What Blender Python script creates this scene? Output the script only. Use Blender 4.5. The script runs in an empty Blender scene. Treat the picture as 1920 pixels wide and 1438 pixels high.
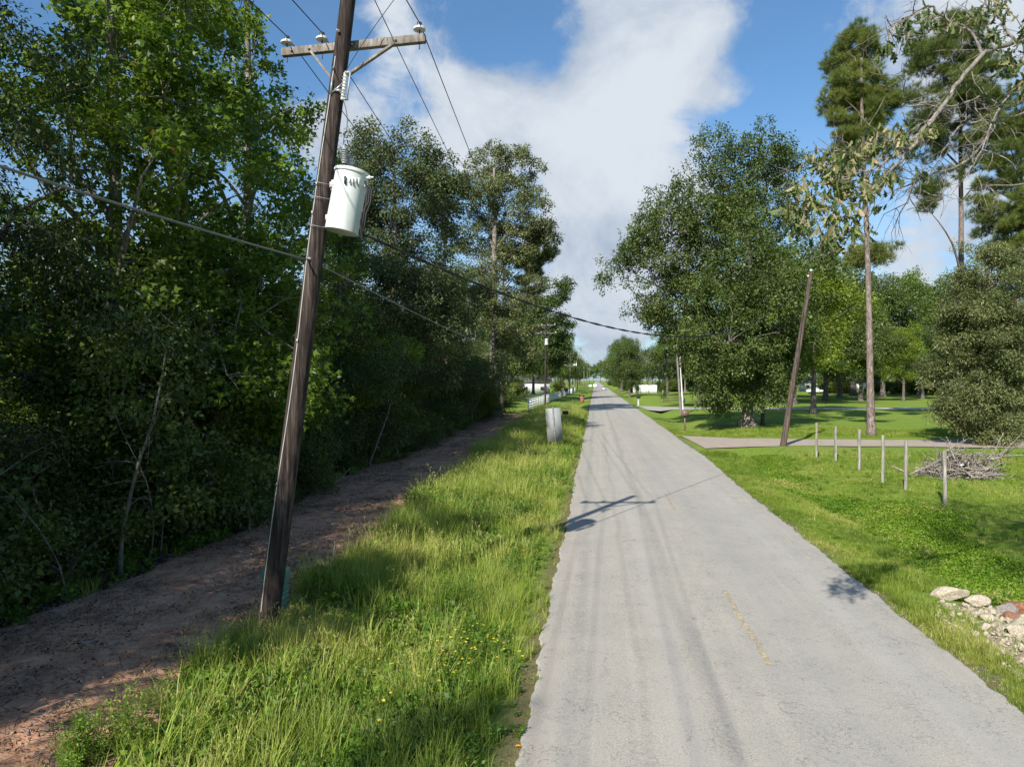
import bpy, math, random
import numpy as np
from mathutils import Vector, Matrix, Euler
R = math.radians
random.seed(7)
S = bpy.context.scene
C = S.collection

# ------------------------------------------------------------------ camera, sky, sun, exposure
FPX, YAW, PITCH, CH = 1280.0, R(6.95), R(-0.31), 4.1       # focal length in photo pixels, eye height
cam_d = bpy.data.cameras.new('camera'); cam = bpy.data.objects.new('camera', cam_d); C.objects.link(cam)
cam_d.sensor_width = 36; cam_d.lens = 36*FPX/1920; cam_d.clip_start = .1; cam_d.clip_end = 6000
cam.location = (0, 0, CH); cam.rotation_euler = (R(90)+PITCH, 0, YAW)
S.camera = cam
CM = Euler((R(90)+PITCH, 0, YAW)).to_matrix()
def P(px, py, d):
    """point that stands at depth d metres along the view axis, for a pixel of the 1920 px photograph"""
    v = CM @ Vector(((px-960)/FPX*d, -(py-719)/FPX*d, -d))
    return Vector((v.x, v.y, v.z+CH))
def G(px, py, z=0.0):
    v = CM @ Vector(((px-960)/FPX, -(py-719)/FPX, -1)); t = (z-CH)/v.z
    return Vector((v.x*t, v.y*t, z))

SUN_EL = 36.0
SUN_DIR = Vector((-.355, -.935, math.tan(R(SUN_EL)))).normalized()     # towards the sun
sun_d = bpy.data.lights.new('sun', 'SUN'); sun_d.energy = 4.8; sun_d.angle = R(.53); sun_d.color = (1, .955, .86)
sun = bpy.data.objects.new('sun', sun_d); C.objects.link(sun)
sun.rotation_euler = SUN_DIR.to_track_quat('Z', 'Y').to_euler(); sun.location = (-30, -60, 60)

W = bpy.data.worlds.new('World'); S.world = W; W.use_nodes = True
wn, wl = W.node_tree.nodes, W.node_tree.links
wn.clear()
def nd(nodes, t, **kw):
    n = nodes.new(t)
    for k, v in kw.items(): setattr(n, k, v)
    return n
def math_n(nodes, links, op, a, b=None, c=None, clamp=False):
    n = nodes.new('ShaderNodeMath'); n.operation = op; n.use_clamp = clamp
    for i, v in enumerate((a, b, c)):
        if v is None: continue
        if isinstance(v, (int, float)): n.inputs[i].default_value = v
        else: links.new(v, n.inputs[i])
    return n.outputs[0]
def mixc(nodes, links, f, a, b, mode='MIX'):
    n = nodes.new('ShaderNodeMix'); n.data_type = 'RGBA'; n.blend_type = mode
    for s, v in ((n.inputs[0], f), (n.inputs[6], a), (n.inputs[7], b)):
        if isinstance(v, (int, float)): s.default_value = v
        elif isinstance(v, (tuple, list)): s.default_value = (*v, 1) if len(v) == 3 else v
        else: links.new(v, s)
    return n.outputs[2]
def mrange(nodes, links, v, a, b, c=0.0, d=1.0, smooth=True):
    n = nodes.new('ShaderNodeMapRange'); n.interpolation_type = 'SMOOTHSTEP' if smooth else 'LINEAR'
    n.clamp = True
    links.new(v, n.inputs[0])
    for i, x in enumerate((a, b, c, d)): n.inputs[1+i].default_value = x
    return n.outputs[0]
sky = nd(wn, 'ShaderNodeTexSky', sky_type='NISHITA', sun_disc=False, sun_elevation=R(SUN_EL),
         sun_rotation=math.atan2(SUN_DIR.x, SUN_DIR.y), air_density=1.0, dust_density=.6, ozone_density=3.0)
tc = nd(wn, 'ShaderNodeTexCoord')
nrm = nd(wn, 'ShaderNodeVectorMath', operation='NORMALIZE'); wl.new(tc.outputs['Generated'], nrm.inputs[0])
D = nrm.outputs[0]
sep = nd(wn, 'ShaderNodeSeparateXYZ'); wl.new(D, sep.inputs[0])
# cloud deck coordinates: the direction carried up to a flat deck, eased near the horizon
den = math_n(wn, wl, 'ADD', math_n(wn, wl, 'MAXIMUM', sep.outputs[2], 0.0), .22)
cmb = nd(wn, 'ShaderNodeCombineXYZ')
wl.new(math_n(wn, wl, 'DIVIDE', sep.outputs[0], den), cmb.inputs[0]); wl.new(math_n(wn, wl, 'DIVIDE', sep.outputs[1], den), cmb.inputs[1])
def noise(nodes, links, vec, scale, detail=6, rough=.55, dist=0.0, w=None):
    n = nodes.new('ShaderNodeTexNoise'); links.new(vec, n.inputs['Vector'])
    n.inputs['Scale'].default_value = scale; n.inputs['Detail'].default_value = detail
    n.inputs['Roughness'].default_value = rough; n.inputs['Distortion'].default_value = dist
    return n.outputs[0]
n1 = noise(wn, wl, cmb.outputs[0], 2.3, 10, .62, .4)
n2 = noise(wn, wl, D, 7.5, 10, .64, .4)
nz = math_n(wn, wl, 'ADD', math_n(wn, wl, 'MULTIPLY', n1, 1.15), math_n(wn, wl, 'MULTIPLY_ADD', n2, 1.15, -.68))
acc = None
for (px, py, r, wgt) in ((760,130,150,.30), (890,110,70,.20), (1000,190,110,.3), (1110,110,120,.3), (1200,60,90,.28), (1230,250,130,.32), (1180,420,110,.26),
                         (1100,520,110,.3), (1150,470,120,.25), (1100,610,90,.2), (1240,150,120,.2), (1300,330,60,.2), (1440,70,100,.16), (1370,120,60,.13), (1720,60,130,.30), (1830,400,110,.28), (610,240,60,.2), (1500,250,40,.07), (930,260,90,.25),
                         (1010,80,75,-.38), (940,60,60,-.3), (1085,95,45,-.2), (1500,170,120,-.2), (600,100,70,-.25), (560,20,90,-.3), (1440,230,120,-.25), (1540,330,110,-.25), (880,20,70,-.35), (1270,40,40,-.1), (240,260,120,.2),
                         (100,100,150,-.1), (1690,560,90,.12)):
    d = (P(px, py, 10)-Vector((0, 0, CH))).normalized()
    ang = math.atan(r/FPX)
    dp = nd(wn, 'ShaderNodeVectorMath', operation='DOT_PRODUCT'); wl.new(D, dp.inputs[0]); dp.inputs[1].default_value = d
    m = mrange(wn, wl, dp.outputs['Value'], math.cos(ang*1.7), math.cos(ang*.3), 0, wgt)
    acc = m if acc is None else math_n(wn, wl, 'ADD', acc, m)
cov = math_n(wn, wl, 'ADD', nz, acc)
cloud = mrange(wn, wl, cov, .50, .92)
low = mrange(wn, wl, sep.outputs[2], 0.0, .40, .60, 0.04)          # thin bright veil low in the sky
cloud = math_n(wn, wl, 'MAXIMUM', cloud, low)
shade = mrange(wn, wl, math_n(wn, wl, 'ADD', math_n(wn, wl, 'MULTIPLY', noise(wn, wl, D, 4.2, 8, .6, .3), .8), math_n(wn, wl, 'MULTIPLY', cov, .12)), .36, .62)
ccol = mixc(wn, wl, shade, (2.8, 3.4, 4.3), (4.9, 5.3, 5.8))
skyc = mixc(wn, wl, 1.0, sky.outputs[0], (.72, 1.0, 1.12), 'MULTIPLY')
final = mixc(wn, wl, cloud, skyc, ccol)
bg = nd(wn, 'ShaderNodeBackground'); bg.inputs[1].default_value = .092
wo = nd(wn, 'ShaderNodeOutputWorld'); wl.new(final, bg.inputs[0]); wl.new(bg.outputs[0], wo.inputs[0])

S.view_settings.view_transform = 'Standard'; S.view_settings.look = 'None'; S.view_settings.gamma = 1
S.view_settings.use_curve_mapping = False; S.view_settings.exposure = 0.68
S.render.engine = 'CYCLES'
S.cycles.max_bounces = 6; S.cycles.diffuse_bounces = 3; S.cycles.glossy_bounces = 2; S.cycles.transmission_bounces = 3
S.cycles.transparent_max_bounces = 4; S.cycles.caustics_reflective = False; S.cycles.caustics_refractive = False

# ------------------------------------------------------------------ helpers
def tag(o, label=None, cat=None, group=None, kind=None):
    if label: o['label'] = label
    if cat: o['category'] = cat
    if group: o['group'] = group
    if kind: o['kind'] = kind
    return o
def empty(name, loc, label=None, cat=None, group=None):
    o = bpy.data.objects.new(name, None); C.objects.link(o); o.location = loc; o.empty_display_size = .2
    return tag(o, label, cat, group)
def link(name, me, mat=None, parent=None, loc=None):
    o = bpy.data.objects.new(name, me); C.objects.link(o)
    if mat is not None and not me.materials: me.materials.append(mat)
    if parent is not None: o.parent = parent
    if loc is not None: o.location = loc
    return o
def mesh(name, V, F, smooth=False, v=None):
    """V (n,3) array, F (m,k) array with one k, or a list of such arrays"""
    Fs = F if isinstance(F, list) else [F]
    Fs = [np.asarray(f, dtype=np.int64) for f in Fs if len(f)]
    me = bpy.data.meshes.new(name)
    V = np.asarray(V, dtype=np.float32)
    me.vertices.add(len(V)); me.vertices.foreach_set('co', V.ravel())
    nl = sum(f.size for f in Fs); nf = sum(len(f) for f in Fs)
    me.loops.add(nl); me.loops.foreach_set('vertex_index', np.concatenate([f.ravel() for f in Fs]).astype(np.int32))
    me.polygons.add(nf)
    tot = np.concatenate([np.full(len(f), f.shape[1], np.int32) for f in Fs])
    st = np.concatenate([[0], np.cumsum(tot)[:-1]]).astype(np.int32)
    me.polygons.foreach_set('loop_start', st); me.polygons.foreach_set('loop_total', tot)
    if smooth: me.polygons.foreach_set('use_smooth', np.ones(nf, dtype=bool))
    me.update(calc_edges=True)
    if v is not None:
        a = me.attributes.new('v', 'FLOAT', 'POINT'); a.data.foreach_set('value', np.asarray(v, dtype=np.float32))
    return me
class MB:
    """collects shapes into one mesh"""
    def __init__(s): s.v = []; s.f = {}; s.n = 0
    def add(s, V, F):
        V = np.asarray(V, dtype=float).reshape(-1, 3)
        for f in F: s.f.setdefault(len(f), []).append([i+s.n for i in f])
        s.v.append(V); s.n += len(V); return s
    def box(s, c, size, M=None):
        x, y, z = [a/2 for a in size]
        V = np.array([[a, b, d] for a in (-x, x) for b in (-y, y) for d in (-z, z)])
        if M is not None: V = V @ np.array(M).T
        V = V+np.array(c)
        return s.add(V, [(0,1,3,2), (4,6,7,5), (0,4,5,1), (2,3,7,6), (0,2,6,4), (1,5,7,3)])
    def beam(s, a, b, w, h, up=(0, 0, 1)):
        a, b = Vector(a), Vector(b); y = (b-a); L = y.length; y.normalize()
        x = y.cross(Vector(up)).normalized(); z = x.cross(y)
        M = Matrix((x, y, z)).transposed()
        return s.box((a+b)/2, (w, L, h), M)
    def tube(s, pts, rad, n=8, caps=True, jit=0, rng=None):
        pts = [Vector(p) for p in pts]; m = len(pts)
        if isinstance(rad, (int, float)): rad = [rad]*m
        V = []; F = []; ref = None
        for i, p in enumerate(pts):
            t = (pts[min(i+1, m-1)]-pts[max(i-1, 0)]).normalized()
            if ref is None: ref = Vector((1, 0, 0)) if abs(t.x) < .8 else Vector((0, 1, 0))
            u = (ref-t*ref.dot(t)).normalized(); w = t.cross(u); ref = u
            for k in range(n):
                a = 2*math.pi*k/n; r = rad[i]*(1+(rng.uniform(-jit, jit) if jit else 0))
                V.append(p+u*math.cos(a)*r+w*math.sin(a)*r)
        for i in range(m-1):
            for k in range(n): F.append((i*n+k, i*n+(k+1) % n, (i+1)*n+(k+1) % n, (i+1)*n+k))
        if caps: F.append(tuple(range(n-1, -1, -1))); F.append(tuple((m-1)*n+k for k in range(n)))
        return s.add([tuple(v) for v in V], F)
    def lathe(s, base, axis, prof, n=20):
        """prof: (distance along axis, radius)"""
        axis = Vector(axis).normalized(); base = Vector(base)
        u = axis.orthogonal().normalized(); w = axis.cross(u); V = []; F = []; m = len(prof)
        for (h, r) in prof:
            for k in range(n):
                a = 2*math.pi*k/n; V.append(tuple(base+axis*h+u*math.cos(a)*r+w*math.sin(a)*r))
        for i in range(m-1):
            for k in range(n): F.append((i*n+k, i*n+(k+1) % n, (i+1)*n+(k+1) % n, (i+1)*n+k))
        F.append(tuple(range(n-1, -1, -1))); F.append(tuple((m-1)*n+k for k in range(n)))
        return s.add(V, F)
    def me(s, name, smooth=False):
        return mesh(name, np.concatenate(s.v), [np.array(f) for f in s.f.values()], smooth)
    def build(s, name, mat, parent=None, smooth=False, bevel=0):
        o = link(name, s.me(name, smooth), mat, parent)
        if parent is not None: o.matrix_parent_inverse = Matrix.Translation(-parent.location)
        if bevel:
            b = o.modifiers.new('b', 'BEVEL'); b.width = bevel; b.segments = 2; b.limit_method = 'ANGLE'
        elif smooth:
            o.modifiers.new('w', 'EDGE_SPLIT').split_angle = R(50)
        return o
def build_at(parent, o):          # the child's mesh is written in world coordinates
    o.parent = parent; o.matrix_parent_inverse = Matrix.Translation(-parent.location); return o

# ------------------------------------------------------------------ materials
def newmat(name):
    m = bpy.data.materials.new(name); m.use_nodes = True
    nt = m.node_tree; b = nt.nodes['Principled BSDF']
    return m, nt.nodes, nt.links, b
def ramp(nodes, links, f, stops):
    r = nodes.new('ShaderNodeValToRGB'); links.new(f, r.inputs[0]); e = r.color_ramp.elements
    while len(e) < len(stops): e.new(.5)
    for i, (p, c) in enumerate(stops): e[i].position = p; e[i].color = (*c, 1)
    return r.outputs[0]
def bump(nodes, links, h, strength, dist, b):
    n = nodes.new('ShaderNodeBump'); n.inputs['Strength'].default_value = strength; n.inputs['Distance'].default_value = dist
    links.new(h, n.inputs['Height']); links.new(n.outputs[0], b.inputs['Normal'])
def leafmat(name, stops, trans=.3, rough=.5, obj_var=.25, spec=.3, inst=False):
    m, n, l, b = newmat(name)
    at = nd(n, 'ShaderNodeAttribute', attribute_name='v')
    col = ramp(n, l, at.outputs['Fac'], stops)
    oi = nd(n, 'ShaderNodeObjectInfo')
    rv = oi.outputs['Random']
    if inst:
        ai = nd(n, 'ShaderNodeAttribute', attribute_name='tint', attribute_type='INSTANCER'); rv = ai.outputs['Fac']
        col = mixc(n, l, mrange(n, l, rv, .62, .95, 0, .55), col, (.34,.30,.12))
    hs = nd(n, 'ShaderNodeHueSaturation'); l.new(col, hs.inputs['Color'])
    l.new(mrange(n, l, rv, 0, 1, 1-obj_var, 1+obj_var, False), hs.inputs['Value'])
    l.new(mrange(n, l, rv, 0, 1, .515, .485, False), hs.inputs['Hue'])
    col = hs.outputs[0]
    l.new(col, b.inputs['Base Color']); b.inputs['Roughness'].default_value = rough
    b.inputs['Specular IOR Level'].default_value = spec
    t = nd(n, 'ShaderNodeBsdfTranslucent')
    l.new(mixc(n, l, 1.0, col, (1.25, 1.35, .6), 'MULTIPLY'), t.inputs[0])
    mx = nd(n, 'ShaderNodeMixShader'); mx.inputs[0].default_value = trans
    l.new(b.outputs[0], mx.inputs[1]); l.new(t.outputs[0], mx.inputs[2])
    l.new(mx.outputs[0], n['Material Output'].inputs[0])
    return m
M = {}
M['gum'] = leafmat('sweetgum leaf', [(0, (.040,.075,.010)), (.5, (.13,.195,.024)), (.9, (.23,.29,.042)), (1, (.30,.31,.06))], .42, .40)
M['oak'] = leafmat('oak leaf', [(0, (.036,.058,.015)), (.5, (.078,.116,.026)), (.9, (.135,.165,.048)), (1, (.20,.17,.08))], .25, .45)
M['oak_backlit_tone'] = leafmat('backlit-toned grey-green oak leaf', [(0, (.045,.058,.024)), (.5, (.115,.138,.050)), (.9, (.20,.21,.09)), (1, (.24,.21,.13))], .25, .45)  # lighter, greyer than the oak leaf: backlit look of left oaks put into colour
M['dark'] = leafmat('evergreen oak leaf', [(0, (.028,.046,.015)), (.55, (.060,.086,.028)), (1, (.14,.16,.06))], .2, .38)
M['bush'] = leafmat('understory leaf', [(0, (.032,.055,.012)), (.5, (.085,.125,.026)), (1, (.20,.24,.055))], .32, .45)
M['lime'] = leafmat('young leaf', [(0, (.05,.09,.012)), (.5, (.10,.16,.022)), (1, (.17,.21,.04))], .35, .5)
M['pine'] = leafmat('pine needle', [(0, (.035,.060,.014)), (.5, (.10,.135,.026)), (1, (.19,.21,.05))], .25, .5)
M['grass'] = leafmat('grass blade', [(0, (.11,.170,.020)), (.5, (.225,.30,.036)), (.85, (.33,.41,.065)), (1, (.42,.40,.14))], .35, .5, .3, inst=True)
M['weed'] = leafmat('weed leaf', [(0, (.07,.14,.015)), (.6, (.14,.25,.03)), (1, (.25,.35,.05))], .35, .5, .3, inst=True)
M['clover'] = leafmat('ground cover leaf', [(0, (.09,.16,.012)), (.6, (.16,.27,.02)), (1, (.26,.37,.035))], .35, .5, .25, inst=True)
M['oakleaf'] = leafmat('hanging oak leaf', [(0, (.05,.08,.025)), (.35, (.11,.155,.04)), (.6, (.22,.24,.075)), (.8, (.32,.28,.15)), (1, (.40,.31,.18))], .28, .5, .3)
def plain(name, c, rough=.6, metal=0.0, var=.12, scale=8.0, bmp=0.0):
    m, n, l, b = newmat(name)
    t = nd(n, 'ShaderNodeTexCoord'); f = noise(n, l, t.outputs['Object'], scale, 6, .6)
    lo = tuple(x*(1-var*2) for x in c); hi = tuple(min(1, x*(1+var)) for x in c)
    l.new(ramp(n, l, f, [(.3, lo), (.65, hi)]), b.inputs['Base Color'])
    b.inputs['Roughness'].default_value = rough; b.inputs['Metallic'].default_value = metal
    if bmp: bump(n, l, f, .6, bmp, b)
    return m
def bark(name, c1, c2, c3, zs=.12, sc=9, bd=.03):
    """furrows run up the stem: the noise is stretched along z"""
    m, n, l, b = newmat(name)
    t = nd(n, 'ShaderNodeTexCoord'); mp = nd(n, 'ShaderNodeMapping'); l.new(t.outputs['Object'], mp.inputs[0]); mp.inputs['Scale'].default_value = (1, 1, zs)
    f = noise(n, l, mp.outputs[0], sc, 8, .65, .4); g = noise(n, l, t.outputs['Object'], 1.3, 4, .5)
    a = ramp(n, l, f, [(.36, c1), (.5, c2), (.66, c3)])
    a = mixc(n, l, mrange(n, l, g, .4, .65, 0, .5), a, tuple((x+y)/2 for x, y in zip(c1, c2)))
    l.new(a, b.inputs['Base Color']); b.inputs['Roughness'].default_value = .9; b.inputs['Specular IOR Level'].default_value = .2
    bump(n, l, f, .9, bd, b)
    return m
M['bark_oak'] = bark('oak bark', (.045,.037,.030), (.12,.10,.085), (.22,.20,.175), .35, 8)
M['bark_gum'] = bark('sweetgum bark', (.08,.068,.055), (.20,.17,.14), (.34,.31,.27), .3, 8)
M['bark_pine'] = bark('pine bark', (.07,.05,.042), (.20,.155,.135), (.33,.275,.25), .35, 9)
M['bark_twig'] = bark('grey twig bark', (.09,.075,.062), (.20,.178,.155), (.34,.31,.28), .5, 30, .004)
M['pole_wood'] = bark('creosote pole wood', (.014,.010,.009), (.042,.031,.027), (.12,.093,.082), .05, 22, .012)
M['arm_wood'] = bark('weathered crossarm wood', (.10,.085,.07), (.22,.19,.165), (.33,.30,.27), .3, 20, .006)
M['post_wood'] = bark('grey fence post wood', (.13,.115,.095), (.27,.25,.215), (.42,.39,.345), .08, 22, .006)
M['stick_wood'] = bark('dead stick wood', (.09,.07,.06), (.27,.23,.20), (.46,.42,.38), .6, 16, .006)
m, n, l, b = newmat('pale grey painted tank'); t = nd(n, 'ShaderNodeTexCoord'); mp = nd(n, 'ShaderNodeMapping'); l.new(t.outputs['Object'], mp.inputs[0]); mp.inputs['Scale'].default_value = (1, 1, .12)
f = noise(n, l, mp.outputs[0], 9, 6, .6); g = noise(n, l, t.outputs['Object'], 5, 7, .7)
cc_ = mixc(n, l, mrange(n, l, f, .50, .72, 0, .35), (.60,.62,.61), (.36,.34,.29)); cc_ = mixc(n, l, mrange(n, l, g, .60, .72, 0, .4), cc_, (.40,.33,.25))
l.new(cc_, b.inputs['Base Color']); b.inputs['Roughness'].default_value = .42; M['white_metal'] = m
M['porcelain'] = plain('white porcelain', (.72,.72,.70), .2, 0, .04, 5)
M['grey_polymer'] = plain('grey polymer', (.33,.34,.35), .4)
M['galv'] = plain('galvanised steel', (.40,.41,.42), .45, .6, .12, 12)
M['dark_steel'] = plain('dark steel', (.07,.07,.075), .5, .5)
M['cable'] = plain('black cable', (.014,.014,.015), .75)
M['alu_cable'] = plain('dull aluminium conductor', (.10,.10,.11), .5, .4)
M['grey_cable'] = plain('grey messenger cable', (.13,.13,.13), .6)
M['ground_wire'] = plain('pale ground wire moulding', (.42,.40,.36), .6)
M['green_plastic'] = plain('pale green plastic', (.11,.22,.165), .5, 0, .15, 6)
M['orange'] = plain('orange sticker', (.80,.20,.03), .5)
M['white_fence'] = plain('white fence board', (.78,.79,.80), .5, 0, .05, 2)
M['sign_back'] = plain('bare aluminium sign back', (.27,.28,.275), .75, 0, .04, 1.5)
M['terracotta'] = plain('faded red plastic', (.34,.12,.10), .55)
M['white_paint'] = plain('white paint', (.76,.76,.75), .5, 0, .05)
M['black_paint'] = plain('black paint', (.02,.02,.02), .4)
M['rust_box'] = plain('weathered brown mailbox', (.16,.11,.09), .6, 0, .3, 14)
M['blue'] = plain('bright blue plastic', (.02,.30,.62), .4)
M['rock'] = plain('cream limestone', (.44,.37,.285), .85, 0, .22, 9, .02)
M['clay_rock'] = plain('red clay stone', (.27,.12,.07), .9, 0, .3, 7, .03)
M['concrete_pipe'] = plain('grey concrete', (.22,.20,.18), .85, 0, .2, 9, .01)
M['glass_dark'] = plain('dark car glass', (.02,.025,.03), .08)
M['tyre'] = plain('tyre rubber', (.02,.02,.02), .8)
M['silver_car'] = plain('silver car paint', (.50,.51,.53), .3, .3, .03)
M['white_car'] = plain('white car paint', (.75,.75,.75), .3, 0, .03)
M['red_light'] = plain('red tail lamp', (.35,.02,.02), .3)
M['roof'] = plain('grey shingle roof', (.16,.155,.15), .85)
M['petal'] = plain('yellow petal', (.75,.55,.02), .5)
M['pink_bloom'] = plain('pink crape blossom', (.50,.13,.09), .6)
M['orange_leaf'] = plain('orange leaf', (.70,.25,.02), .5)

# ------------------------------------------------------------------ ground shape
def gz(x, y):
    x = np.asarray(x, float); y = np.asarray(y, float)
    def g(a, c, w): return np.exp(-((a-c)/w)**2)
    fill = np.clip(1-g(y, 45.5, 5.5)*1.2-g(y, 100, 7)*1.2-g(y, 10, 3.5), 0, 1)
    z = -.30*g(x, -3.1, 1.2)*(y < 400) - .50*g(x, 8.6, 1.9)*fill
    z += .03*np.sin(x*.9+y*.35)*np.clip(np.abs(x-2.5)-4, 0, 1) + .05*np.sin(x*.31+1.7)*np.sin(y*.23)*np.clip((x-9)/4, 0, 1)
    z += .35*np.clip((-x-10.5)/4, 0, 1)
    z -= .03*((x > -.9) & (x < 6.3))
    return z
gzf = lambda x, y: float(gz(x, y))
def grid(xs, ys, zf, name, mat, smooth=True):
    X, Y = np.meshgrid(xs, ys); Z = zf(X, Y)
    V = np.stack([X, Y, Z], -1).reshape(-1, 3); nx, ny = len(xs), len(ys)
    i = np.arange(ny-1)[:, None]*nx+np.arange(nx-1)[None]
    F = np.stack([i, i+1, i+nx+1, i+nx], -1).reshape(-1, 4)
    o = link(name, mesh(name, V, F, smooth), mat); return o
def pos(n):
    return nd(n, 'ShaderNodeNewGeometry').outputs['Position']
# lawn / verge soil
m, n, l, b = newmat('ground'); p = pos(n)
a = noise(n, l, p, .35, 6, .6); c = noise(n, l, p, 6, 8, .7); f2 = noise(n, l, p, .06, 4, .5); fine = noise(n, l, p, 38, 4, .7)
col = ramp(n, l, c, [(.3, (.11,.165,.024)), (.5, (.165,.235,.034)), (.7, (.23,.29,.050))])
col = mixc(n, l, mrange(n, l, a, .46, .68, 0, .55), col, (.27,.26,.08))
col = mixc(n, l, mrange(n, l, f2, .4, .62, 0, .4), col, (.14,.24,.028))
col = mixc(n, l, mrange(n, l, fine, .5, .75, 0, .45), col, (.05,.085,.015))
sp = nd(n, 'ShaderNodeSeparateXYZ'); l.new(p, sp.inputs[0])
forest = mrange(n, l, math_n(n, l, 'ADD', sp.outputs[0], math_n(n, l, 'MULTIPLY', a, 1.2)), -5.6, -4.8, 1, 0)
nearY = mrange(n, l, sp.outputs[1], 76, 84, 1, 0)
forest = math_n(n, l, 'MULTIPLY', forest, nearY)
soil = ramp(n, l, c, [(.3, (.028,.020,.013)), (.6, (.075,.050,.034)), (.8, (.13,.095,.065))])
col = mixc(n, l, forest, col, soil)
wear = mrange(n, l, noise(n, l, p, .9, 5, .6), .64, .72, 0, .8)                       # bare sandy spots in the lawn
col = mixc(n, l, math_n(n, l, 'MULTIPLY', wear, mrange(n, l, sp.outputs[0], 6, 12)), col, (.34,.26,.17))
# the narrow strip of soil at the road edges
e1 = mrange(n, l, math_n(n, l, 'ABSOLUTE', math_n(n, l, 'SUBTRACT', sp.outputs[0], 2.45)), 3.35, 3.75, 1, 0)
col = mixc(n, l, math_n(n, l, 'MULTIPLY', e1, .7), col, (.17,.125,.085))
l.new(col, b.inputs['Base Color']); b.inputs['Roughness'].default_value = .95; b.inputs['Specular IOR Level'].default_value = .1
bump(n, l, math_n(n, l, 'ADD', c, math_n(n, l, 'MULTIPLY', fine, .4)), 1, .06, b)
M['ground'] = m
def sym(a, bb, step, far, k=1.22):
    mid = list(np.arange(a, bb+1e-6, step)); s = step; x = mid[0]; lo = []
    while x > -far: s *= k; x -= s; lo.append(x)
    s = step; x = mid[-1]; hi = []
    while x < far: s *= k; x += s; hi.append(x)
    return np.array(lo[::-1]+mid+hi)
xs = sym(-16, 26, .3, 1500); ys = sym(-8, 70, .6, 2500)
go = grid(xs, ys, gz, 'ground', M['ground']); tag(go, 'grassy ground of verges and lawns', kind='structure')

# ------------------------------------------------------------------ road
def _rag(y, s): return .022*np.sin(y*2.1+s)+.02*np.sin(y*4.7+2*s+1.5*np.sin(y*1.3))+.015*np.sin(y*11.3+s*3+2*np.sin(y*2.7))+.012*np.sin(y*23.1+2*np.sin(y*5.1+s))
def edgeL(y): return -.80 + .03*np.sin(y*.37)+_rag(y, 1)
def edgeR(y): return 5.28 + .5*np.clip((y-16)/22, 0, 1)+.12*np.clip((y-50)/80, 0, 1) + .04*np.sin(y*.33+2)+_rag(y, 4)
m, n, l, b = newmat('worn asphalt'); p = pos(n); sp = nd(n, 'ShaderNodeSeparateXYZ'); l.new(p, sp.inputs[0])
agg = noise(n, l, p, 55, 4, .75); med = noise(n, l, p, 14, 6, .65); big = noise(n, l, p, .55, 8, .65)
st = nd(n, 'ShaderNodeMapping'); l.new(p, st.inputs[0]); st.inputs['Scale'].default_value = (1.6, .05, 1)
streak = noise(n, l, st.outputs[0], 1.7, 5, .55)
col = ramp(n, l, agg, [(.30, (.24,.215,.18)), (.5, (.385,.352,.303)), (.72, (.52,.48,.42))])
col = mixc(n, l, mrange(n, l, big, .4, .62, 0, .28), col, (.30,.285,.255))
col = mixc(n, l, mrange(n, l, streak, .40, .62, 0, .25), col, (.265,.257,.24))
wob = noise(n, l, p, .22, 3, .5)
def band(c, w, s, colr, src):
    """a darker or paler wheel line that runs along the road"""
    xx = math_n(n, l, 'ADD', sp.outputs[0], math_n(n, l, 'MULTIPLY', math_n(n, l, 'SUBTRACT', wob, .5), .5))
    d = math_n(n, l, 'ABSOLUTE', math_n(n, l, 'SUBTRACT', xx, c))
    f = math_n(n, l, 'MULTIPLY', mrange(n, l, d, w*.15, w, s, 0), mrange(n, l, med, .35, .6, .35, 1))
    return mixc(n, l, f, src, colr)
col = band(1.47, .20, .36, (.17,.165,.155), col); col = band(.62, .10, .25, (.17,.168,.16), col); col = band(-.25, .22, .40, (.20,.198,.19), col)
col = band(2.9, .9, .28, (.24,.245,.24), col); col = band(4.3, .6, .3, (.40,.385,.36), col); col = band(-.62, .2, .5, (.35,.30,.255), col)
col = band(1.05, .3, .25, (.42,.40,.375), col)
stn = mrange(n, l, noise(n, l, p, 1.1, 7, .7), .60, .70, 0, .35); col = mixc(n, l, stn, col, (.22,.21,.19))
col = mixc(n, l, mrange(n, l, noise(n, l, p, 2.3, 6, .7), .62, .72, 0, .3), col, (.44,.40,.33))
# cracks: edges of warped cells, only where a patch mask lets them
wp = nd(n, 'ShaderNodeTexNoise'); l.new(p, wp.inputs['Vector']); wp.inputs['Scale'].default_value = 3.0; wp.inputs['Detail'].default_value = 6
wv = nd(n, 'ShaderNodeVectorMath', operation='MULTIPLY_ADD'); l.new(wp.outputs[1], wv.inputs[0]); wv.inputs[1].default_value = (.7, .7, 0); l.new(p, wv.inputs[2])
crk = None
for sc, w, lo, hi, amt in ((.75, .010, .46, .60, .5), (4.2, .03, .46, .62, .42), (11.0, .07, .44, .62, .42)):
    vo = nd(n, 'ShaderNodeTexVoronoi', feature='DISTANCE_TO_EDGE'); l.new(wv.outputs[0], vo.inputs['Vector']); vo.inputs['Scale'].default_value = sc
    k = mrange(n, l, vo.outputs['Distance'], 0, w, amt, 0)
    k = math_n(n, l, 'MULTIPLY', k, mrange(n, l, noise(n, l, p, .55*math.sqrt(sc), 4, .6), lo, hi))
    k = math_n(n, l, 'MULTIPLY', k, mrange(n, l, noise(n, l, p, 7*math.sqrt(sc), 2, .6), .42, .56))
    crk = k if crk is None else math_n(n, l, 'MAXIMUM', crk, k)
pits = mrange(n, l, noise(n, l, p, 26, 3, .6), .62, .70, 0, .55)
crk = math_n(n, l, 'MAXIMUM', crk, math_n(n, l, 'MULTIPLY', pits, mrange(n, l, big, .42, .6)))
col = mixc(n, l, crk, col, (.055,.052,.048))
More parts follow.
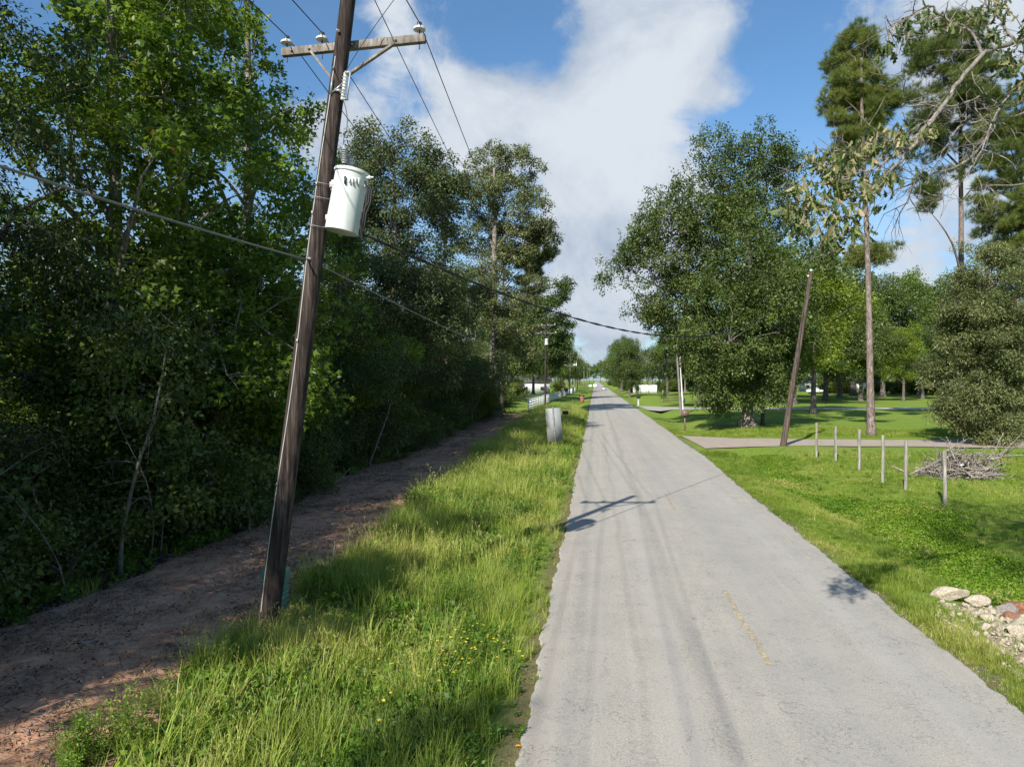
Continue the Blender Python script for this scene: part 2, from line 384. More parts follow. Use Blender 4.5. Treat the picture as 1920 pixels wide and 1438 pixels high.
l.new(col, b.inputs['Base Color']); b.inputs['Roughness'].default_value = .82; b.inputs['Specular IOR Level'].default_value = .3
bump(n, l, math_n(n, l, 'SUBTRACT', math_n(n, l, 'ADD', agg, math_n(n, l, 'MULTIPLY', med, .5)), math_n(n, l, 'MULTIPLY', crk, 1.5)), .45, .012, b)
M['road'] = m
ys = np.concatenate([np.arange(-12, 60, .07), np.geomspace(60, 1500, 260)])
ts = np.concatenate([[0, .004], np.linspace(.03, .97, 11), [.996, 1]]); V = []
for y in ys:
    a, c = edgeL(y), edgeR(y)
    for t in ts:
        V.append((a+(c-a)*t, y, .012+.05*(1-(2*t-1)**2)))
    V.append((c+.02, y, -.06)); V.insert(len(V)-16, (a-.02, y, -.06))
nx = 17; i = np.arange(len(ys)-1)[:, None]*nx+np.arange(nx-1)[None]
ro = link('road', mesh('road', V, np.stack([i, i+1, i+nx+1, i+nx], -1).reshape(-1, 4), True), M['road']); tag(ro, 'worn grey asphalt road running to the horizon', kind='structure')
def road_z(x, y):
    a, c = edgeL(y), edgeR(y); t = (x-a)/(c-a); return .012+.05*(1-(2*t-1)**2)
m, n, l, b = newmat('faded yellow paint'); p = pos(n)
f = noise(n, l, p, 22, 5, .7)
l.new(ramp(n, l, f, [(.42, (.38,.33,.25)), (.62, (.48,.37,.19))]), b.inputs['Base Color']); b.inputs['Roughness'].default_value = .8
# worn through where the noise is low
al = mrange(n, l, noise(n, l, p, 12, 6, .75), .42, .54); l.new(al, b.inputs['Alpha']); M['yellow'] = m
for (y0, y1, w) in ((10.0, 13.5, .095), (21.6, 24.6, .07), (33.6, 36.6, .07)):
    V = []; k = 30
    for j in range(k+1):
        y = y0+(y1-y0)*j/k; c = 2.46+.01*math.sin(y*3)
        for s in (-1, 1): x = c+s*w/2*(1+.2*math.sin(y*11+s)); V.append((x, y, road_z(x, y)+.004))
    F = [(2*j, 2*j+1, 2*j+3, 2*j+2) for j in range(k)]
    build_at(ro, link('painted_dash', mesh('painted_dash', V, np.array(F)), M['yellow']))

# ------------------------------------------------------------------ cleared dirt strip with crawler tracks
def pathL(y): return -9.7-1.6*np.clip((y-12)/45, 0, 1)-.4*np.sin(y*.31)
def pathR(y): return -5.3+.7*np.clip((10.5-y)/4, 0, 1)-1.0*np.clip((y-15)/45, 0, 1)+.25*np.sin(y*.47)+.15*np.sin(y*1.3)
rng = np.random.default_rng(3)
def fbm(x, y, seed=0, octs=5, s=1.0):
    r = np.random.default_rng(seed); z = np.zeros_like(x); a = 1.0; tot = 0
    for o in range(octs):
        for k in range(3):
            th = r.uniform(0, 6.28); ph = r.uniform(0, 6.28, 2); f = s*2**o*r.uniform(.8, 1.3)
            z += a*np.sin(f*(x*math.cos(th)+y*math.sin(th))+ph[0]+1.3*np.sin(f*.7*(y*math.cos(th)-x*math.sin(th))+ph[1]))/3
        tot += a; a *= .55
    return z/tot
def path_z(X, Y):
    n1_ = fbm(X, Y, 5, 6, 1.1)
    t = np.minimum(X-pathL(Y), pathR(Y)-X)+.8*n1_
    z = gz(X, Y)+.085+.05*np.clip(fbm(X, Y, 9, 6, 1.6), -.3, 1)*.6+.022*fbm(X, Y, 11, 5, 6)
    c = (pathL(Y)+pathR(Y))/2
    for off in (-.35, 1.55):
        d = np.abs(X-(c+off+.3*np.sin(Y*.13)))
        w = np.clip(1-d/.32, 0, 1)**.5
        z += w*(.022*np.sign(np.sin(Y*2*np.pi/.19+X*1.5))-.035)
    return np.where(t < 0, gz(X, Y)-.05, gz(X, Y)-.02+(z-gz(X, Y)+.02)*np.clip(t/.25, 0, 1))
m, n, l, b = newmat('cleared dirt'); p = pos(n)
c = noise(n, l, p, 3.2, 8, .68); a = noise(n, l, p, 22, 6, .75); g = noise(n, l, p, .8, 5, .55)
col = ramp(n, l, c, [(.30, (.24,.125,.08)), (.5, (.50,.27,.17)), (.70, (.66,.41,.27))])
col = mixc(n, l, mrange(n, l, a, .50, .64, 0, .65), col, (.11,.075,.055))
col = mixc(n, l, mrange(n, l, g, .44, .62, 0, .5), col, (.56,.32,.205))
l.new(col, b.inputs['Base Color']); b.inputs['Roughness'].default_value = .95; b.inputs['Specular IOR Level'].default_value = .1
bump(n, l, a, .8, .03, b); M['dirt'] = m
yy = np.concatenate([np.arange(2.5, 26, .05), np.arange(26, 80, .2)])
po = grid(np.arange(-12.6, -4.4, .07), yy, path_z, 'dirt_path', M['dirt']); tag(po, 'cleared reddish dirt strip with crawler tracks along the wood', kind='structure')

# ------------------------------------------------------------------ driveways
def drape(name, poly, mat, lift, label, nn=40):
    """poly: two polylines (near, far) of equal length"""
    A, B = poly; V = []; k = 8
    def samp(L, t):
        s = t*(len(L)-1); i = min(int(s), len(L)-2); return L[i].lerp(L[i+1], s-i)
    for j in range(nn+1):
        a, b_ = samp(A, j/nn), samp(B, j/nn)
        for q in range(k+1):
            v = a.lerp(b_, q/k); wob_ = .04*math.sin(v.x*2.7+q)*(q in (0, k))
            V.append((v.x, v.y+wob_, max(gzf(v.x, v.y)*.5, -.02)+lift))
    i = np.arange(nn)[:, None]*(k+1)+np.arange(k)[None]
    o = link(name, mesh(name, V, np.stack([i, i+k+1, i+k+2, i+1], -1).reshape(-1, 4), True), mat)
    return tag(o, label, kind='structure')
def concrete(name, c):
    m, n, l, b = newmat(name); p = pos(n)
    a = noise(n, l, p, 1.2, 6, .6); f = noise(n, l, p, 20, 5, .7)
    l.new(mixc(n, l, mrange(n, l, f, .4, .65, 0, .35), ramp(n, l, a, [(.35, tuple(x*.8 for x in c)), (.65, c)]), tuple(x*.6 for x in c)), b.inputs['Base Color'])
    b.inputs['Roughness'].default_value = .85; return m
near = [G(1322, 841), G(1400, 838), G(1500, 837), G(1650, 837), G(1800, 839), G(1960, 841), G(2300, 845)]
far = [G(1276, 817), G(1400, 823), G(1500, 824), G(1650, 825), G(1800, 825), G(1960, 825), G(2300, 826)]
drape('driveway', (near, far), concrete('pinkish driveway concrete', (.40,.325,.265)), .035, 'reddish concrete driveway crossing the near lawn')
near = [G(1216, 769), G(1238, 771), G(1262, 768), G(1400, 768), G(1700, 768), G(1780, 768)]
far = [G(1192, 761), G(1225, 762), G(1262, 764), G(1400, 764.5), G(1700, 764.5), G(1780, 764.5)]
drape('driveway', (near, far), concrete('pale driveway concrete', (.42,.39,.34)), .035, 'pale second driveway farther down the lawn')
# culvert apron of crushed limestone at the near right corner
m, n, l, b = newmat('crushed limestone'); p = pos(n)
vo = nd(n, 'ShaderNodeTexVoronoi'); l.new(p, vo.inputs['Vector']); vo.inputs['Scale'].default_value = 16
a = noise(n, l, p, 2.2, 5, .6)
col = mixc(n, l, mrange(n, l, vo.outputs['Distance'], .2, .5, 0, .6), (.46,.40,.32), (.20,.155,.12))
col = mixc(n, l, mrange(n, l, a, .5, .62, 0, .8), col, (.27,.19,.13))
l.new(col, b.inputs['Base Color']); b.inputs['Roughness'].default_value = .9
bump(n, l, vo.outputs['Distance'], .8, .03, b)
M['gravel'] = m
def apron_z(X, Y):
    d = np.minimum(np.minimum((X-5.75)/.5, (14.6-Y+ (X-9)*.3)/.8), (Y-8.6)/.8)+.35*fbm(X, Y, 21, 4, 2.2)
    return np.where(d > .2, gz(X, Y)+.03+.05*fbm(X, Y, 22, 4, 5), gz(X, Y)-.06)
ap = grid(np.arange(5.4, 13.5, .08), np.arange(8, 15.6, .08), apron_z, 'gravel_apron', M['gravel']); tag(ap, 'crushed limestone apron at the ditch crossing', kind='structure')

# ------------------------------------------------------------------ foliage
TPL_OAK = (np.array([(0,0,0), (.30,.45,.05), (0,1,-.06), (-.30,.45,.05)]), [(0,1,2,3)])
TPL_LONG = (np.array([(0,0,0), (.17,.5,.04), (0,1,-.05), (-.17,.5,.04)]), [(0,1,2,3)])
TPL_STAR = (np.array([(0,0,0), (.24,.05,.03), (.56,.30,-.04), (.20,.42,.03), (0,1,-.10), (-.20,.42,.03), (-.56,.30,-.04), (-.24,.05,.03)]), [tuple(range(8))])
def place(rng, pos_, axis, up, size, tpl, v):
    """one copy of tpl per leaf, its y along axis, its z near up"""
    T, F = tpl; N = len(pos_); k = len(T)
    axis = axis/np.maximum(np.linalg.norm(axis, axis=1, keepdims=True), 1e-6)
    x = np.cross(axis, up); x /= np.maximum(np.linalg.norm(x, axis=1, keepdims=True), 1e-6)
    z = np.cross(x, axis)
    V = pos_[:, None]+size[:, None, None]*(T[None, :, 0, None]*x[:, None]+T[None, :, 1, None]*axis[:, None]+T[None, :, 2, None]*z[:, None])
    F = (np.arange(N)[:, None, None]*k+np.array(F)[None]).reshape(-1, len(F[0]))
    return V.reshape(-1, 3), F, np.repeat(v, k)
def crown_points(rng, blobs, n_leaves, cr, per_tip, flat=.6, inner=.35):
    bl = np.array([(*b[0], *b[1]) for b in blobs], float)
    w = (bl[:, 3]*bl[:, 5]+bl[:, 3]*bl[:, 4]); w /= w.sum()
    area = (bl[:, 3]*bl[:, 5]).sum()*6
    nc = int(max(8, min(700, area/(cr*cr*2.6))))
    bi = rng.choice(len(bl), nc, p=w)
    d = rng.normal(size=(nc, 3)); d /= np.linalg.norm(d, axis=1, keepdims=True)
    rr = inner+(1-inner)*rng.uniform(0, 1, nc)**.55
    cc = bl[bi, :3]+d*bl[bi, 3:]*rr[:, None]
    crr = cr*rng.uniform(.6, 1.35, nc)
    cv = rng.uniform(0, 1, nc)
    nt = n_leaves//per_tip
    ci = rng.choice(nc, nt, p=(crr**2)/(crr**2).sum())
    td = rng.normal(size=(nt, 3)); td /= np.linalg.norm(td, axis=1, keepdims=True)
    tp = cc[ci]+td*(crr[ci]*rng.uniform(.25, 1, nt)**.6)[:, None]*np.array([1, 1, flat])
    return cc, crr, cv, ci, tp, td, d, bi
def foliage(name, seed, blobs, n_leaves, cr=.9, leaf=.14, tpl=TPL_OAK, mat='oak', per_tip=10, tip_r=.28, flat=.6, droop=.35, inner=.35):
    rng = np.random.default_rng(seed)
    cc, crr, cv, ci, tp, td, d, bi = crown_points(rng, blobs, n_leaves, cr, per_tip, flat, inner)
    nt = len(tp); N = nt*per_tip
    ti = np.repeat(np.arange(nt), per_tip)
    ax = td[ti]*.7+rng.normal(size=(N, 3))*.75+np.array([0, 0, -droop])
    pp = tp[ti]+rng.normal(size=(N, 3))*tip_r*.6
    up = rng.normal(size=(N, 3))*.75+np.array([0, 0, 1.0])
    size = leaf*rng.uniform(.65, 1.3, N)
    v = np.clip(.45*cv[ci[ti]]+.15*rng.uniform(0, 1, nt)[ti]+.4*rng.uniform(0, 1, N), 0, 1)
    V, F, vv = place(rng, pp, ax, up, size, tpl, v)
    me = mesh(name, V, F, False, vv); me.materials.append(M[mat])
    return me, cc, crr
def needles(name, seed, blobs, n_tufts, cr=.8, length=.24, nn=22, mat='pine', flat=.55):
    rng = np.random.default_rng(seed)
    cc, crr, cv, ci, tp, td, d, bi = crown_points(rng, blobs, n_tufts, cr, 1, flat, .3)
    nt = len(tp); N = nt*nn; ti = np.repeat(np.arange(nt), nn)
    lead = td*.7+np.array([0, 0, .55])
    ax = lead[ti]+rng.normal(size=(N, 3))*.62
    T = (np.array([(-.026,0,0), (.026,0,0), (0,1,-.06)]), [(0,1,2)])
    v = np.clip(.5*cv[ci[ti]]+.5*rng.uniform(0, 1, N), 0, 1)
    V, F, vv = place(rng, tp[ti]+rng.normal(size=(N, 3))*.03, ax, rng.normal(size=(N, 3)), length*rng.uniform(.7, 1.2, N), T, v)
    me = mesh(name, V, F, False, vv); me.materials.append(M[mat])
    return me, cc, crr
def trunk_mesh(name, seed, h, r0, r1, cc, mat, lean=(0, 0), flare=1.7, wob_=.25, z_first=.25, nl=90, limb=.22, start=0.0, bare=0, fork=None):
    """tapered stem with a root flare and limbs that run up to the leaf clumps"""
    rg = random.Random(seed); mb = MB(); st = []
    ph = [rg.uniform(0, 6.28) for _ in range(4)]
    def stem(t):
        return Vector((lean[0]*t+wob_*t*math.sin(2.3*t+ph[0])*math.sin(5*t+ph[1]), lean[1]*t+wob_*t*math.sin(2.7*t+ph[2]), h*t))
    ks = [0, .012, .03, .07, .15, .25, .35, .45, .55, .65, .75, .85, .93, 1]
    pts = [stem(t) for t in ks]; pts[0].z = -.3
    rad = [r0*(1-t)+r1*t for t in ks]; rad[0] *= flare*1.05; rad[1] *= flare; rad[2] *= 1+(flare-1)*.45; rad[3] *= 1.08
    mb.tube(pts, rad, 14, jit=.05, rng=rg)
    idx = list(range(len(cc))); rg.shuffle(idx); idx = idx[:nl]
    pts_ = [Vector(cc[i]) for i in idx]
    if not pts_: pts_ = [Vector((0, 0, h))]
    k_main = max(5, min(20, len(pts_)//7)); main = [pts_[0]]
    dist = [(p-main[0]).length for p in pts_]
    while len(main) < min(k_main, len(pts_)):
        j = max(range(len(pts_)), key=lambda q: dist[q]); main.append(pts_[j]); dist = [min(d_, (p-pts_[j]).length) for d_, p in zip(dist, pts_)]
    nodes_ = [(stem(t), r0*(1-t)+r1*t) for t in (z_first, (z_first+1)/2, .8, .92)]
    for c in main:
        hz = math.hypot(c.x-lean[0]*.5, c.y-lean[1]*.5)
        t = max(z_first*rg.uniform(.9, 1.25), min(.93, (c.z-hz*rg.uniform(.6, 1.1))/h)); t = min(t, .95)
        a = stem(t); e_ = a.lerp(c, .88); L = (e_-a).length
        if L < .5: continue
        r = min((r0*(1-t)+r1*t)*.62, .028+.0135*L)
        lp = []; side = Vector((rg.gauss(0, 1), rg.gauss(0, 1), 0))*.06*L
        for j in range(6):
            u = j/5; q = a.lerp(e_, u)+side*math.sin(u*math.pi)+Vector((rg.gauss(0, .012)*L, rg.gauss(0, .012)*L, math.sin(u*math.pi)*.10*L))
            lp.append(q if j else a)
        rr_ = [r*(1-.8*j/5) for j in range(6)]
        mb.tube(lp, rr_, 6, caps=False); nodes_ += list(zip(lp[1:], rr_[1:]))
    for c in pts_:
        ok_ = [(nd_, (nd_[0]-c).length) for nd_ in nodes_ if nd_[0].z < c.z+.6]
        if not ok_: continue
        (a, ra), L = min(ok_, key=lambda q: q[1])
        if L < .25: continue
        r = min(ra*.7, .012+.007*L); m1 = a.lerp(c, .5)+Vector((rg.uniform(-.12, .12)*L, rg.uniform(-.12, .12)*L, rg.uniform(0, .16)*L))
        mb.tube([a, m1, c], [r, r*.65, .007], 5, caps=False)
        for _ in range(2):
            q = m1.lerp(c, rg.uniform(0, .9)); e = q+Vector((rg.gauss(0, .5), rg.gauss(0, .5), rg.gauss(.1, .35)))*min(1.3, L*.4)
            mb.tube([q, q.lerp(e, .5)+Vector((0, 0, .05)), e], [r*.45+.004, r*.3+.003, .004], 4, caps=False)
    for _ in range(bare):
        t = rg.uniform(.2, .8); a = stem(t); an = rg.uniform(0, 6.28); L = rg.uniform(.5, 1.8)
        e = a+Vector((math.cos(an)*L, math.sin(an)*L, rg.uniform(-.2, .7)*L))
        mb.tube([a, a.lerp(e, .5)+Vector((0, 0, rg.uniform(-.1, .15))), e], [.03, .02, .008], 5, caps=False)
    me = mb.me(name, True); me.materials.append(M[mat]); return me
def column(h, z0, rad, seed, nb=9, cone=.5, off=.35):
    """blobs stacked up a stem: the crown of a tall forest tree"""
    rg = random.Random(seed); out = []
    for i in range(nb):
        t = i/(nb-1); z = z0+(h-z0-.6)*t
        r = rad*(1-cone*t)*rg.uniform(.8, 1.15)*(1 if t < .93 else .55)*(.75+.5*math.sin(math.pi*min(1, t+.25)))
        out.append(((rg.uniform(-off, off)*r, rg.uniform(-off, off)*r, z), (r, r, (h-z0)/nb*.95)))
    return out
def dome(h, z0, rad, seed, nb=14):
    rg = random.Random(seed); out = []
    for i in range(nb):
        t = rg.uniform(0, 1); z = z0+(h-z0)*(.12+.8*t); a = rg.uniform(0, 6.28)
        R_ = rad*math.sqrt(max(.05, 1-(abs(t-.35)/.68)**2)); r = rad*rg.uniform(.3, .5)
        q = max(0, R_-r*.6)*rg.uniform(.5, 1)
        out.append(((math.cos(a)*q, math.sin(a)*q, z), (r, r, r*.8)))
    out.append(((0, 0, z0+(h-z0)*.5), (rad*.5, rad*.5, (h-z0)*.4)))
    return out
PROTO = {}
def proto(key, crown_name, leafres, trunk):
    PROTO[key] = (leafres, trunk)
def mk(key, seed, blobs, h, r0, r1, n, leaf, tpl, mat, barkm, cr=.9, nl=80, pine=False, **kw):
    if pine: me, cc, crr = needles('crown_'+key, seed, blobs, n, cr, leaf)
    else: me, cc, crr = foliage('crown_'+key, seed, blobs, n, cr, leaf, tpl, mat, **{k: v for k, v in kw.items() if k in ('per_tip', 'tip_r', 'flat', 'droop', 'inner')})
    tm = trunk_mesh('trunk_'+key, seed, h, r0, r1, cc, barkm, nl=nl, **{k: v for k, v in kw.items() if k in ('lean', 'flare', 'wob_', 'z_first', 'bare')})
    PROTO[key] = (me, tm)
mk('gumA', 11, column(21, 3.2, 3.5, 11, 12, .45, .6), 20.5, .26, .04, 34000, .165, TPL_STAR, 'gum', 'bark_gum', cr=.62, nl=150, bare=8, inner=.15, per_tip=14, tip_r=.22, flat=.7)
mk('gumB', 12, column(23, 4.0, 3.1, 12, 13, .4, .6), 22.5, .24, .04, 30000, .165, TPL_STAR, 'gum', 'bark_gum', cr=.58, nl=150, bare=10, inner=.15, per_tip=14, tip_r=.22, flat=.7)
mk('oakA', 13, column(20, 3.5, 4.3, 13, 9, .35), 19, .30, .05, 46000, .16, TPL_LONG, 'dark', 'bark_oak', cr=.7, nl=110, bare=8, inner=.25, droop=.6)
mk('oakB', 14, column(18, 2.5, 3.8, 14, 9, .35), 17.2, .22, .04, 46000, .14, TPL_OAK, 'oak', 'bark_oak', cr=.8, nl=90, bare=6, inner=.2)
mk('deep', 15, column(19, 3, 4.4, 15, 8, .3), 18, .2, .05, 22000, .24, TPL_OAK, 'bush', 'bark_gum', cr=1.1, nl=60, bare=10, inner=.2)
mk('farA', 16, dome(20, 4, 8, 16, 18), 17, .38, .08, 30000, .33, TPL_OAK, 'oak', 'bark_oak', cr=1.5, nl=60, tip_r=.6)
mk('farB', 17, dome(22, 5, 7, 17, 16), 19, .38, .08, 26000, .33, TPL_OAK, 'gum', 'bark_oak', cr=1.4, nl=60, tip_r=.6)
mk('farP', 18, column(26, 9, 4.2, 18, 9, .4), 25.5, .28, .06, 4200, .75, None, None, 'bark_pine', cr=1.2, nl=60, pine=True)
for i, (hh, rr, lf, mt) in enumerate(((4.6, 1.7, .12, 'bush'), (3.4, 1.9, .10, 'dark'), (6.0, 1.8, .15, 'bush'), (2.2, 1.5, .10, 'bush'))):
    mk('bush%d' % i, 30+i, column(hh, .5, rr, 30+i, 6, .3, .5), hh*.8, .05, .015, 17000, lf*.82, TPL_OAK, mt, 'bark_gum', cr=.45, nl=40, wob_=.5, z_first=.05, inner=.2, tip_r=.2)
def tree(key, x, y, scale, rot, label, cat='tree', group=None, name='tree', sz=None):
    me, tm = PROTO[key]
    e = empty(name, (x, y, gzf(x, y)-.03), label, cat, group)
    e.rotation_euler = (0, 0, rot); s = scale; e.scale = (s, s, s*(sz or 1))
    a = link('trunk', tm, parent=e); bb = link('crown', me, parent=e)
    return e
def custom(name, label, base, blobs, seed, h, r0, r1, n, leaf, tpl, mat, barkm, cr=.9, nl=120, pine=False, cat='tree', group=None, **kw):
    """a tree of its own: blobs are given in world space"""
    bx = Vector((base.x, base.y, gzf(base.x, base.y)))
    lb = [((c[0]-bx.x, c[1]-bx.y, c[2]-bx.z), r) for c, r in blobs]
    mk('x', seed, lb, h, r0, r1, n, leaf, tpl, mat, barkm, cr, nl, pine, **kw)
    me, tm = PROTO['x']
    e = empty(name, bx, label, cat, group); link('trunk', tm, parent=e); link('crown', me, parent=e); return e
def pb(lst, d, seed, spread=.8, zf=1.0):
    """(px, py, r px[, depth offset]) seen at depth d -> blobs in world space with a depth of their own"""
    rg = random.Random(seed); out = []
    for t in lst:
        px, py, r = t[:3]; rr = r*d/FPX
        dd = d+(t[3] if len(t) > 3 else rg.uniform(-spread, spread)*rr)
        c = P(px, py, dd); out.append((tuple(c), (rr, rr, rr*zf)))
    return out

# --- the wood on the left, edge trees from near to far
PI = math.pi
tree('oakA', -13.2, 9.6, .76, .4, 'dark narrow-leaved evergreen oak at the near left end of the wood', name='oak_tree')
tree('oakA', -14.2, 13.4, .84, 2.1, 'dark narrow-leaved oak behind the near left oak', name='oak_tree')
tree('gumB', -12.9, 17.0, 1.0, 1.1, 'sunlit sweetgum with pale trunk beside the dark oak', name='sweetgum_tree')
tree('gumA', -13.0, 20.2, 1.08, 4.4, 'broad sweetgum with bright star leaves left of the utility pole', name='sweetgum_tree')
tree('gumB', -14.1, 26.2, 1.08, 2.6, 'tall narrow sweetgum rising right behind the leaning pole top', name='sweetgum_tree')
tree('oakB', -11.9, 30.5, .80, .9, 'shorter oak between the tall sweetgum and the round oak', name='oak_tree')
tree('gumA', -12.6, 33.5, .70, 3.3, 'small sweetgum low behind the transformer', name='sweetgum_tree')
tree('oakB', -13.2, 47, .85, 5.2, 'mid-height oak behind the round-topped oak', name='oak_tree')
tree('oakB', -12.4, 56, .95, 1.9, 'oak with thin yellowish leaves left of the grey-green tall oak', name='oak_tree')
tree('oakB', -12.8, 64, .8, 2.9, 'low dense oak beyond the bend of the wood edge', name='oak_tree')
rg = random.Random(5)
deep = 'tree standing deep inside the dark wood'
for row, (x0, st_) in enumerate(((-17.5, 4.2), (-22.5, 5.0), (-29, 6.0), (-38, 7.5), (-50, 9))):
    y = 3+row*2.5
    while y < 100+row*8:
        if not (row > 2 and y < 12):
            tree(rg.choice(('deep', 'deep', 'oakB', 'gumA')) if row < 2 else 'deep', x0+rg.uniform(-1.4, 1.4), y+rg.uniform(-1.3, 1.3), (rg.uniform(.42, .58) if row == 0 else rg.uniform(.42, .55)+.03*row), rg.uniform(0, 6.28), deep, group='trees deep in the wood', name='forest_tree')
        y += st_
# trees of the same wood behind the viewpoint, which shade the verge
for (k, x, y, s) in (('oakA', -15.4, -2.5, .85), ('gumA', -15.5, -9.5, .9), ('oakB', -12.4, -.8, .72), ('deep', -17, 3.5, .7), ('gumB', -10.1, -13.2, .74), ('gumA', -11.9, -3.0, .88), ('oakA', -17, -21, 1.0), ('oakB', -11.6, 4.6, .74)):
    tree(k, x, y, s, rg.uniform(0, 6.28), 'tree of the same wood behind the viewpoint', group='trees of the wood behind the viewpoint', name='forest_tree')
# undergrowth along the edge of the wood
y = 7.5; i = 0
while y < 74:
    for q in range(2):
        k = rg.choice(('bush0', 'bush1', 'bush2', 'bush3', 'bush0', 'bush2'))
        x = pathL(y)-.9-rg.uniform(0, .8)-q*1.9
        zone = 'left of the leaning pole foot' if y < 17 else 'just beyond the leaning pole' if y < 28 else 'behind the middle of the dirt strip' if y < 48 else 'at the far end of the dirt strip'
        slab = {'bush0': 'dark broad-leaved shrub', 'bush1': 'low fine-leaved dark bush', 'bush2': 'tall leafy understory shrub', 'bush3': 'knee-high leafy bush'}[k]+' in the wood edge '+zone
        tree(k, float(x), y+rg.uniform(-.5, .5), rg.uniform(.8, 1.15)*(1+.25*q), rg.uniform(0, 6.28), slab, 'shrub', 'understory shrubs along the wood edge', 'shrub')
    y += 1.45+y*.012
# pale saplings, bare stems and vines in front of the shade
rg = random.Random(404)
for i, (px, py, hgt, r_, lab) in enumerate(((418, 975, 6.5, .045, 'pale slim trunk catching light in the dark wood left of the leaning pole'), (352, 1010, 5.0, .07, 'grey trunk at the wood edge with shade behind it'), (300, 1045, 3.2, .02, 'thin crooked stem at the wood edge, left of the grey trunk'),
      (270, 1060, 4.2, .018, 'hanging vine beside the thin crooked stem'), (445, 960, 3.5, .02, 'leaning dead stem just left of the leaning pole'), (400, 985, 2.6, .014, 'short arching vine by the pale slim trunk'), (560, 930, 5.5, .05, 'shaded straight trunk right behind the leaning pole'),
      (620, 905, 4.0, .02, 'thin bare stem between the leaning pole and the dirt bend'), (130, 1130, 3.6, .016, 'long thin vine at the near left wood edge'), (225, 1080, 5.0, .05, 'dark slim trunk near the left wood edge'), (690, 880, 5.2, .06, 'grey trunk above the sunlit patch of the dirt strip'), (750, 862, 4.6, .04, 'slim trunk near the far bend of the wood edge'))):
    g_ = G(px, py); mb = MB(); q = Vector((0, 0, -.1)); d_ = Vector((rg.gauss(0, .12), rg.gauss(0, .12), 1)).normalized(); pts = [q]
    for j in range(9): d_ = (d_+Vector((rg.gauss(0, .10), rg.gauss(0, .10), .1))).normalized(); q = q+d_*hgt/9; pts.append(q)
    mb.tube(pts, [r_*(1-.08*j) for j in range(10)], 7)
    for j in range(3, 10):
        for _ in range(2):
            e_ = pts[j]+Vector((rg.gauss(0, .6), rg.gauss(0, .6), rg.gauss(.15, .4)))*.8; mb.tube([pts[j], pts[j].lerp(e_, .5)+Vector((0, 0, .06)), e_], [r_*.3+.003, .006, .003], 4, caps=False)
    e = empty('sapling', (g_.x, g_.y, gzf(g_.x, g_.y)), lab, 'sapling'); link('trunk', mb.me('trunk', True), M['bark_twig' if i in (0, 2, 5) else 'bark_gum'], e)
    fm, _, _ = foliage('sprigs', 900+i, [((pts[9].x, pts[9].y, hgt*.8), (.7, .7, hgt*.25))], 260, .3, .11, TPL_OAK, 'bush'); tag(link('sprigs', fm, parent=e), kind='stuff')
om, _, _ = foliage('orange_leaves', 777, [((0, 0, 0), (.18, .18, .22))], 40, .2, .15, TPL_STAR, 'gum'); om.materials[0] = M['orange_leaf']
og = bpy.data.objects['sweetgum_tree']; oo = link('orange_leaves', om, parent=og); oo.location = og.matrix_basis.inverted() @ P(298, 272, 17.5)
# trees left, farther
T2 = pb([(742,245,50), (700,275,55), (790,285,50), (655,300,42), (742,340,90), (830,370,55), (665,380,70), (700,450,95), (800,460,90), (760,560,105), (850,560,70), (680,570,80), (735,650,90), (820,650,80)], 42, 1)
custom('oak_tree', 'big round-topped oak right of the leaning pole', Vector((-12.4, 41, 0)), T2, 41, 18.5, .30, .06, 105000, .165, TPL_OAK, 'oak_backlit_tone', 'bark_oak', cr=.8, nl=170, inner=.3)
T3 = pb([(925,315,48), (975,330,50), (895,350,45), (1005,395,40), (940,390,60), (890,440,50), (1020,440,28), (985,450,45), (940,500,60), (890,540,55), (985,540,40), (940,600,60), (885,630,50), (975,640,45)], 75, 2)
custom('oak_tree', 'tall thin-leaved oak with thick dark trunk beside the white fence', Vector((-10.9, 73.5, 0)), T3, 42, 27, .60, .10, 80000, .22, TPL_OAK, 'oak_backlit_tone', 'bark_gum', cr=.95, nl=260, inner=.4)
custom('pine_tree', 'dark pine boughs jutting out right of the tall thin-leaved oak', Vector((-11.5, 84, 0)), pb([(1012,472,26), (995,500,26), (1000,530,24), (975,480,20)], 86, 3), 43, 23, .25, .05, 2400, .55, None, None, 'bark_pine', cr=.9, nl=30, pine=True)
custom('hardwood_tree', 'pale yellowish tree behind the second utility pole', G(1000, 744), pb([(1028,560,34), (1052,545,20), (1000,590,30), (1040,610,40), (1015,655,32), (1050,665,26)], 140, 4), 44, 20, .35, .08, 24000, .4, TPL_OAK, 'oak', 'bark_oak', cr=1.5, nl=60, tip_r=.6)
rg = random.Random(9)
for (x, y, k, s) in ((-15, 122, 'farA', .85), (-21, 150, 'farB', .9), (-12.5, 172, 'farA', .85), (-12, 205, 'farB', .95), (-11, 238, 'farA', 1.0), (-13, 268, 'farP', .8), (-11.5, 300, 'farB', .75), (-13, 340, 'farA', .9), (-12, 390, 'farP', .75), (-13, 450, 'farA', .9), (-14, 520, 'farB', .9), (-14, 610, 'farA', 1.0), (-15, 720, 'farB', 1.0)):
    tree(k, x, y, s, rg.uniform(0, 6.28), 'tree in the far row on the left side of the road', group='far trees left of the road', name='roadside_tree')
for i in range(34):
    y = 105+i*14+rg.uniform(-4, 4)
    tree(rg.choice(('farA', 'farB', 'deep')), -30-rg.uniform(0, 40)-(i % 3)*6, y, rg.uniform(.8, 1.05), rg.uniform(0, 6.28), 'tree in the far wood behind the white fence', group='far trees behind the white fence', name='background_tree')
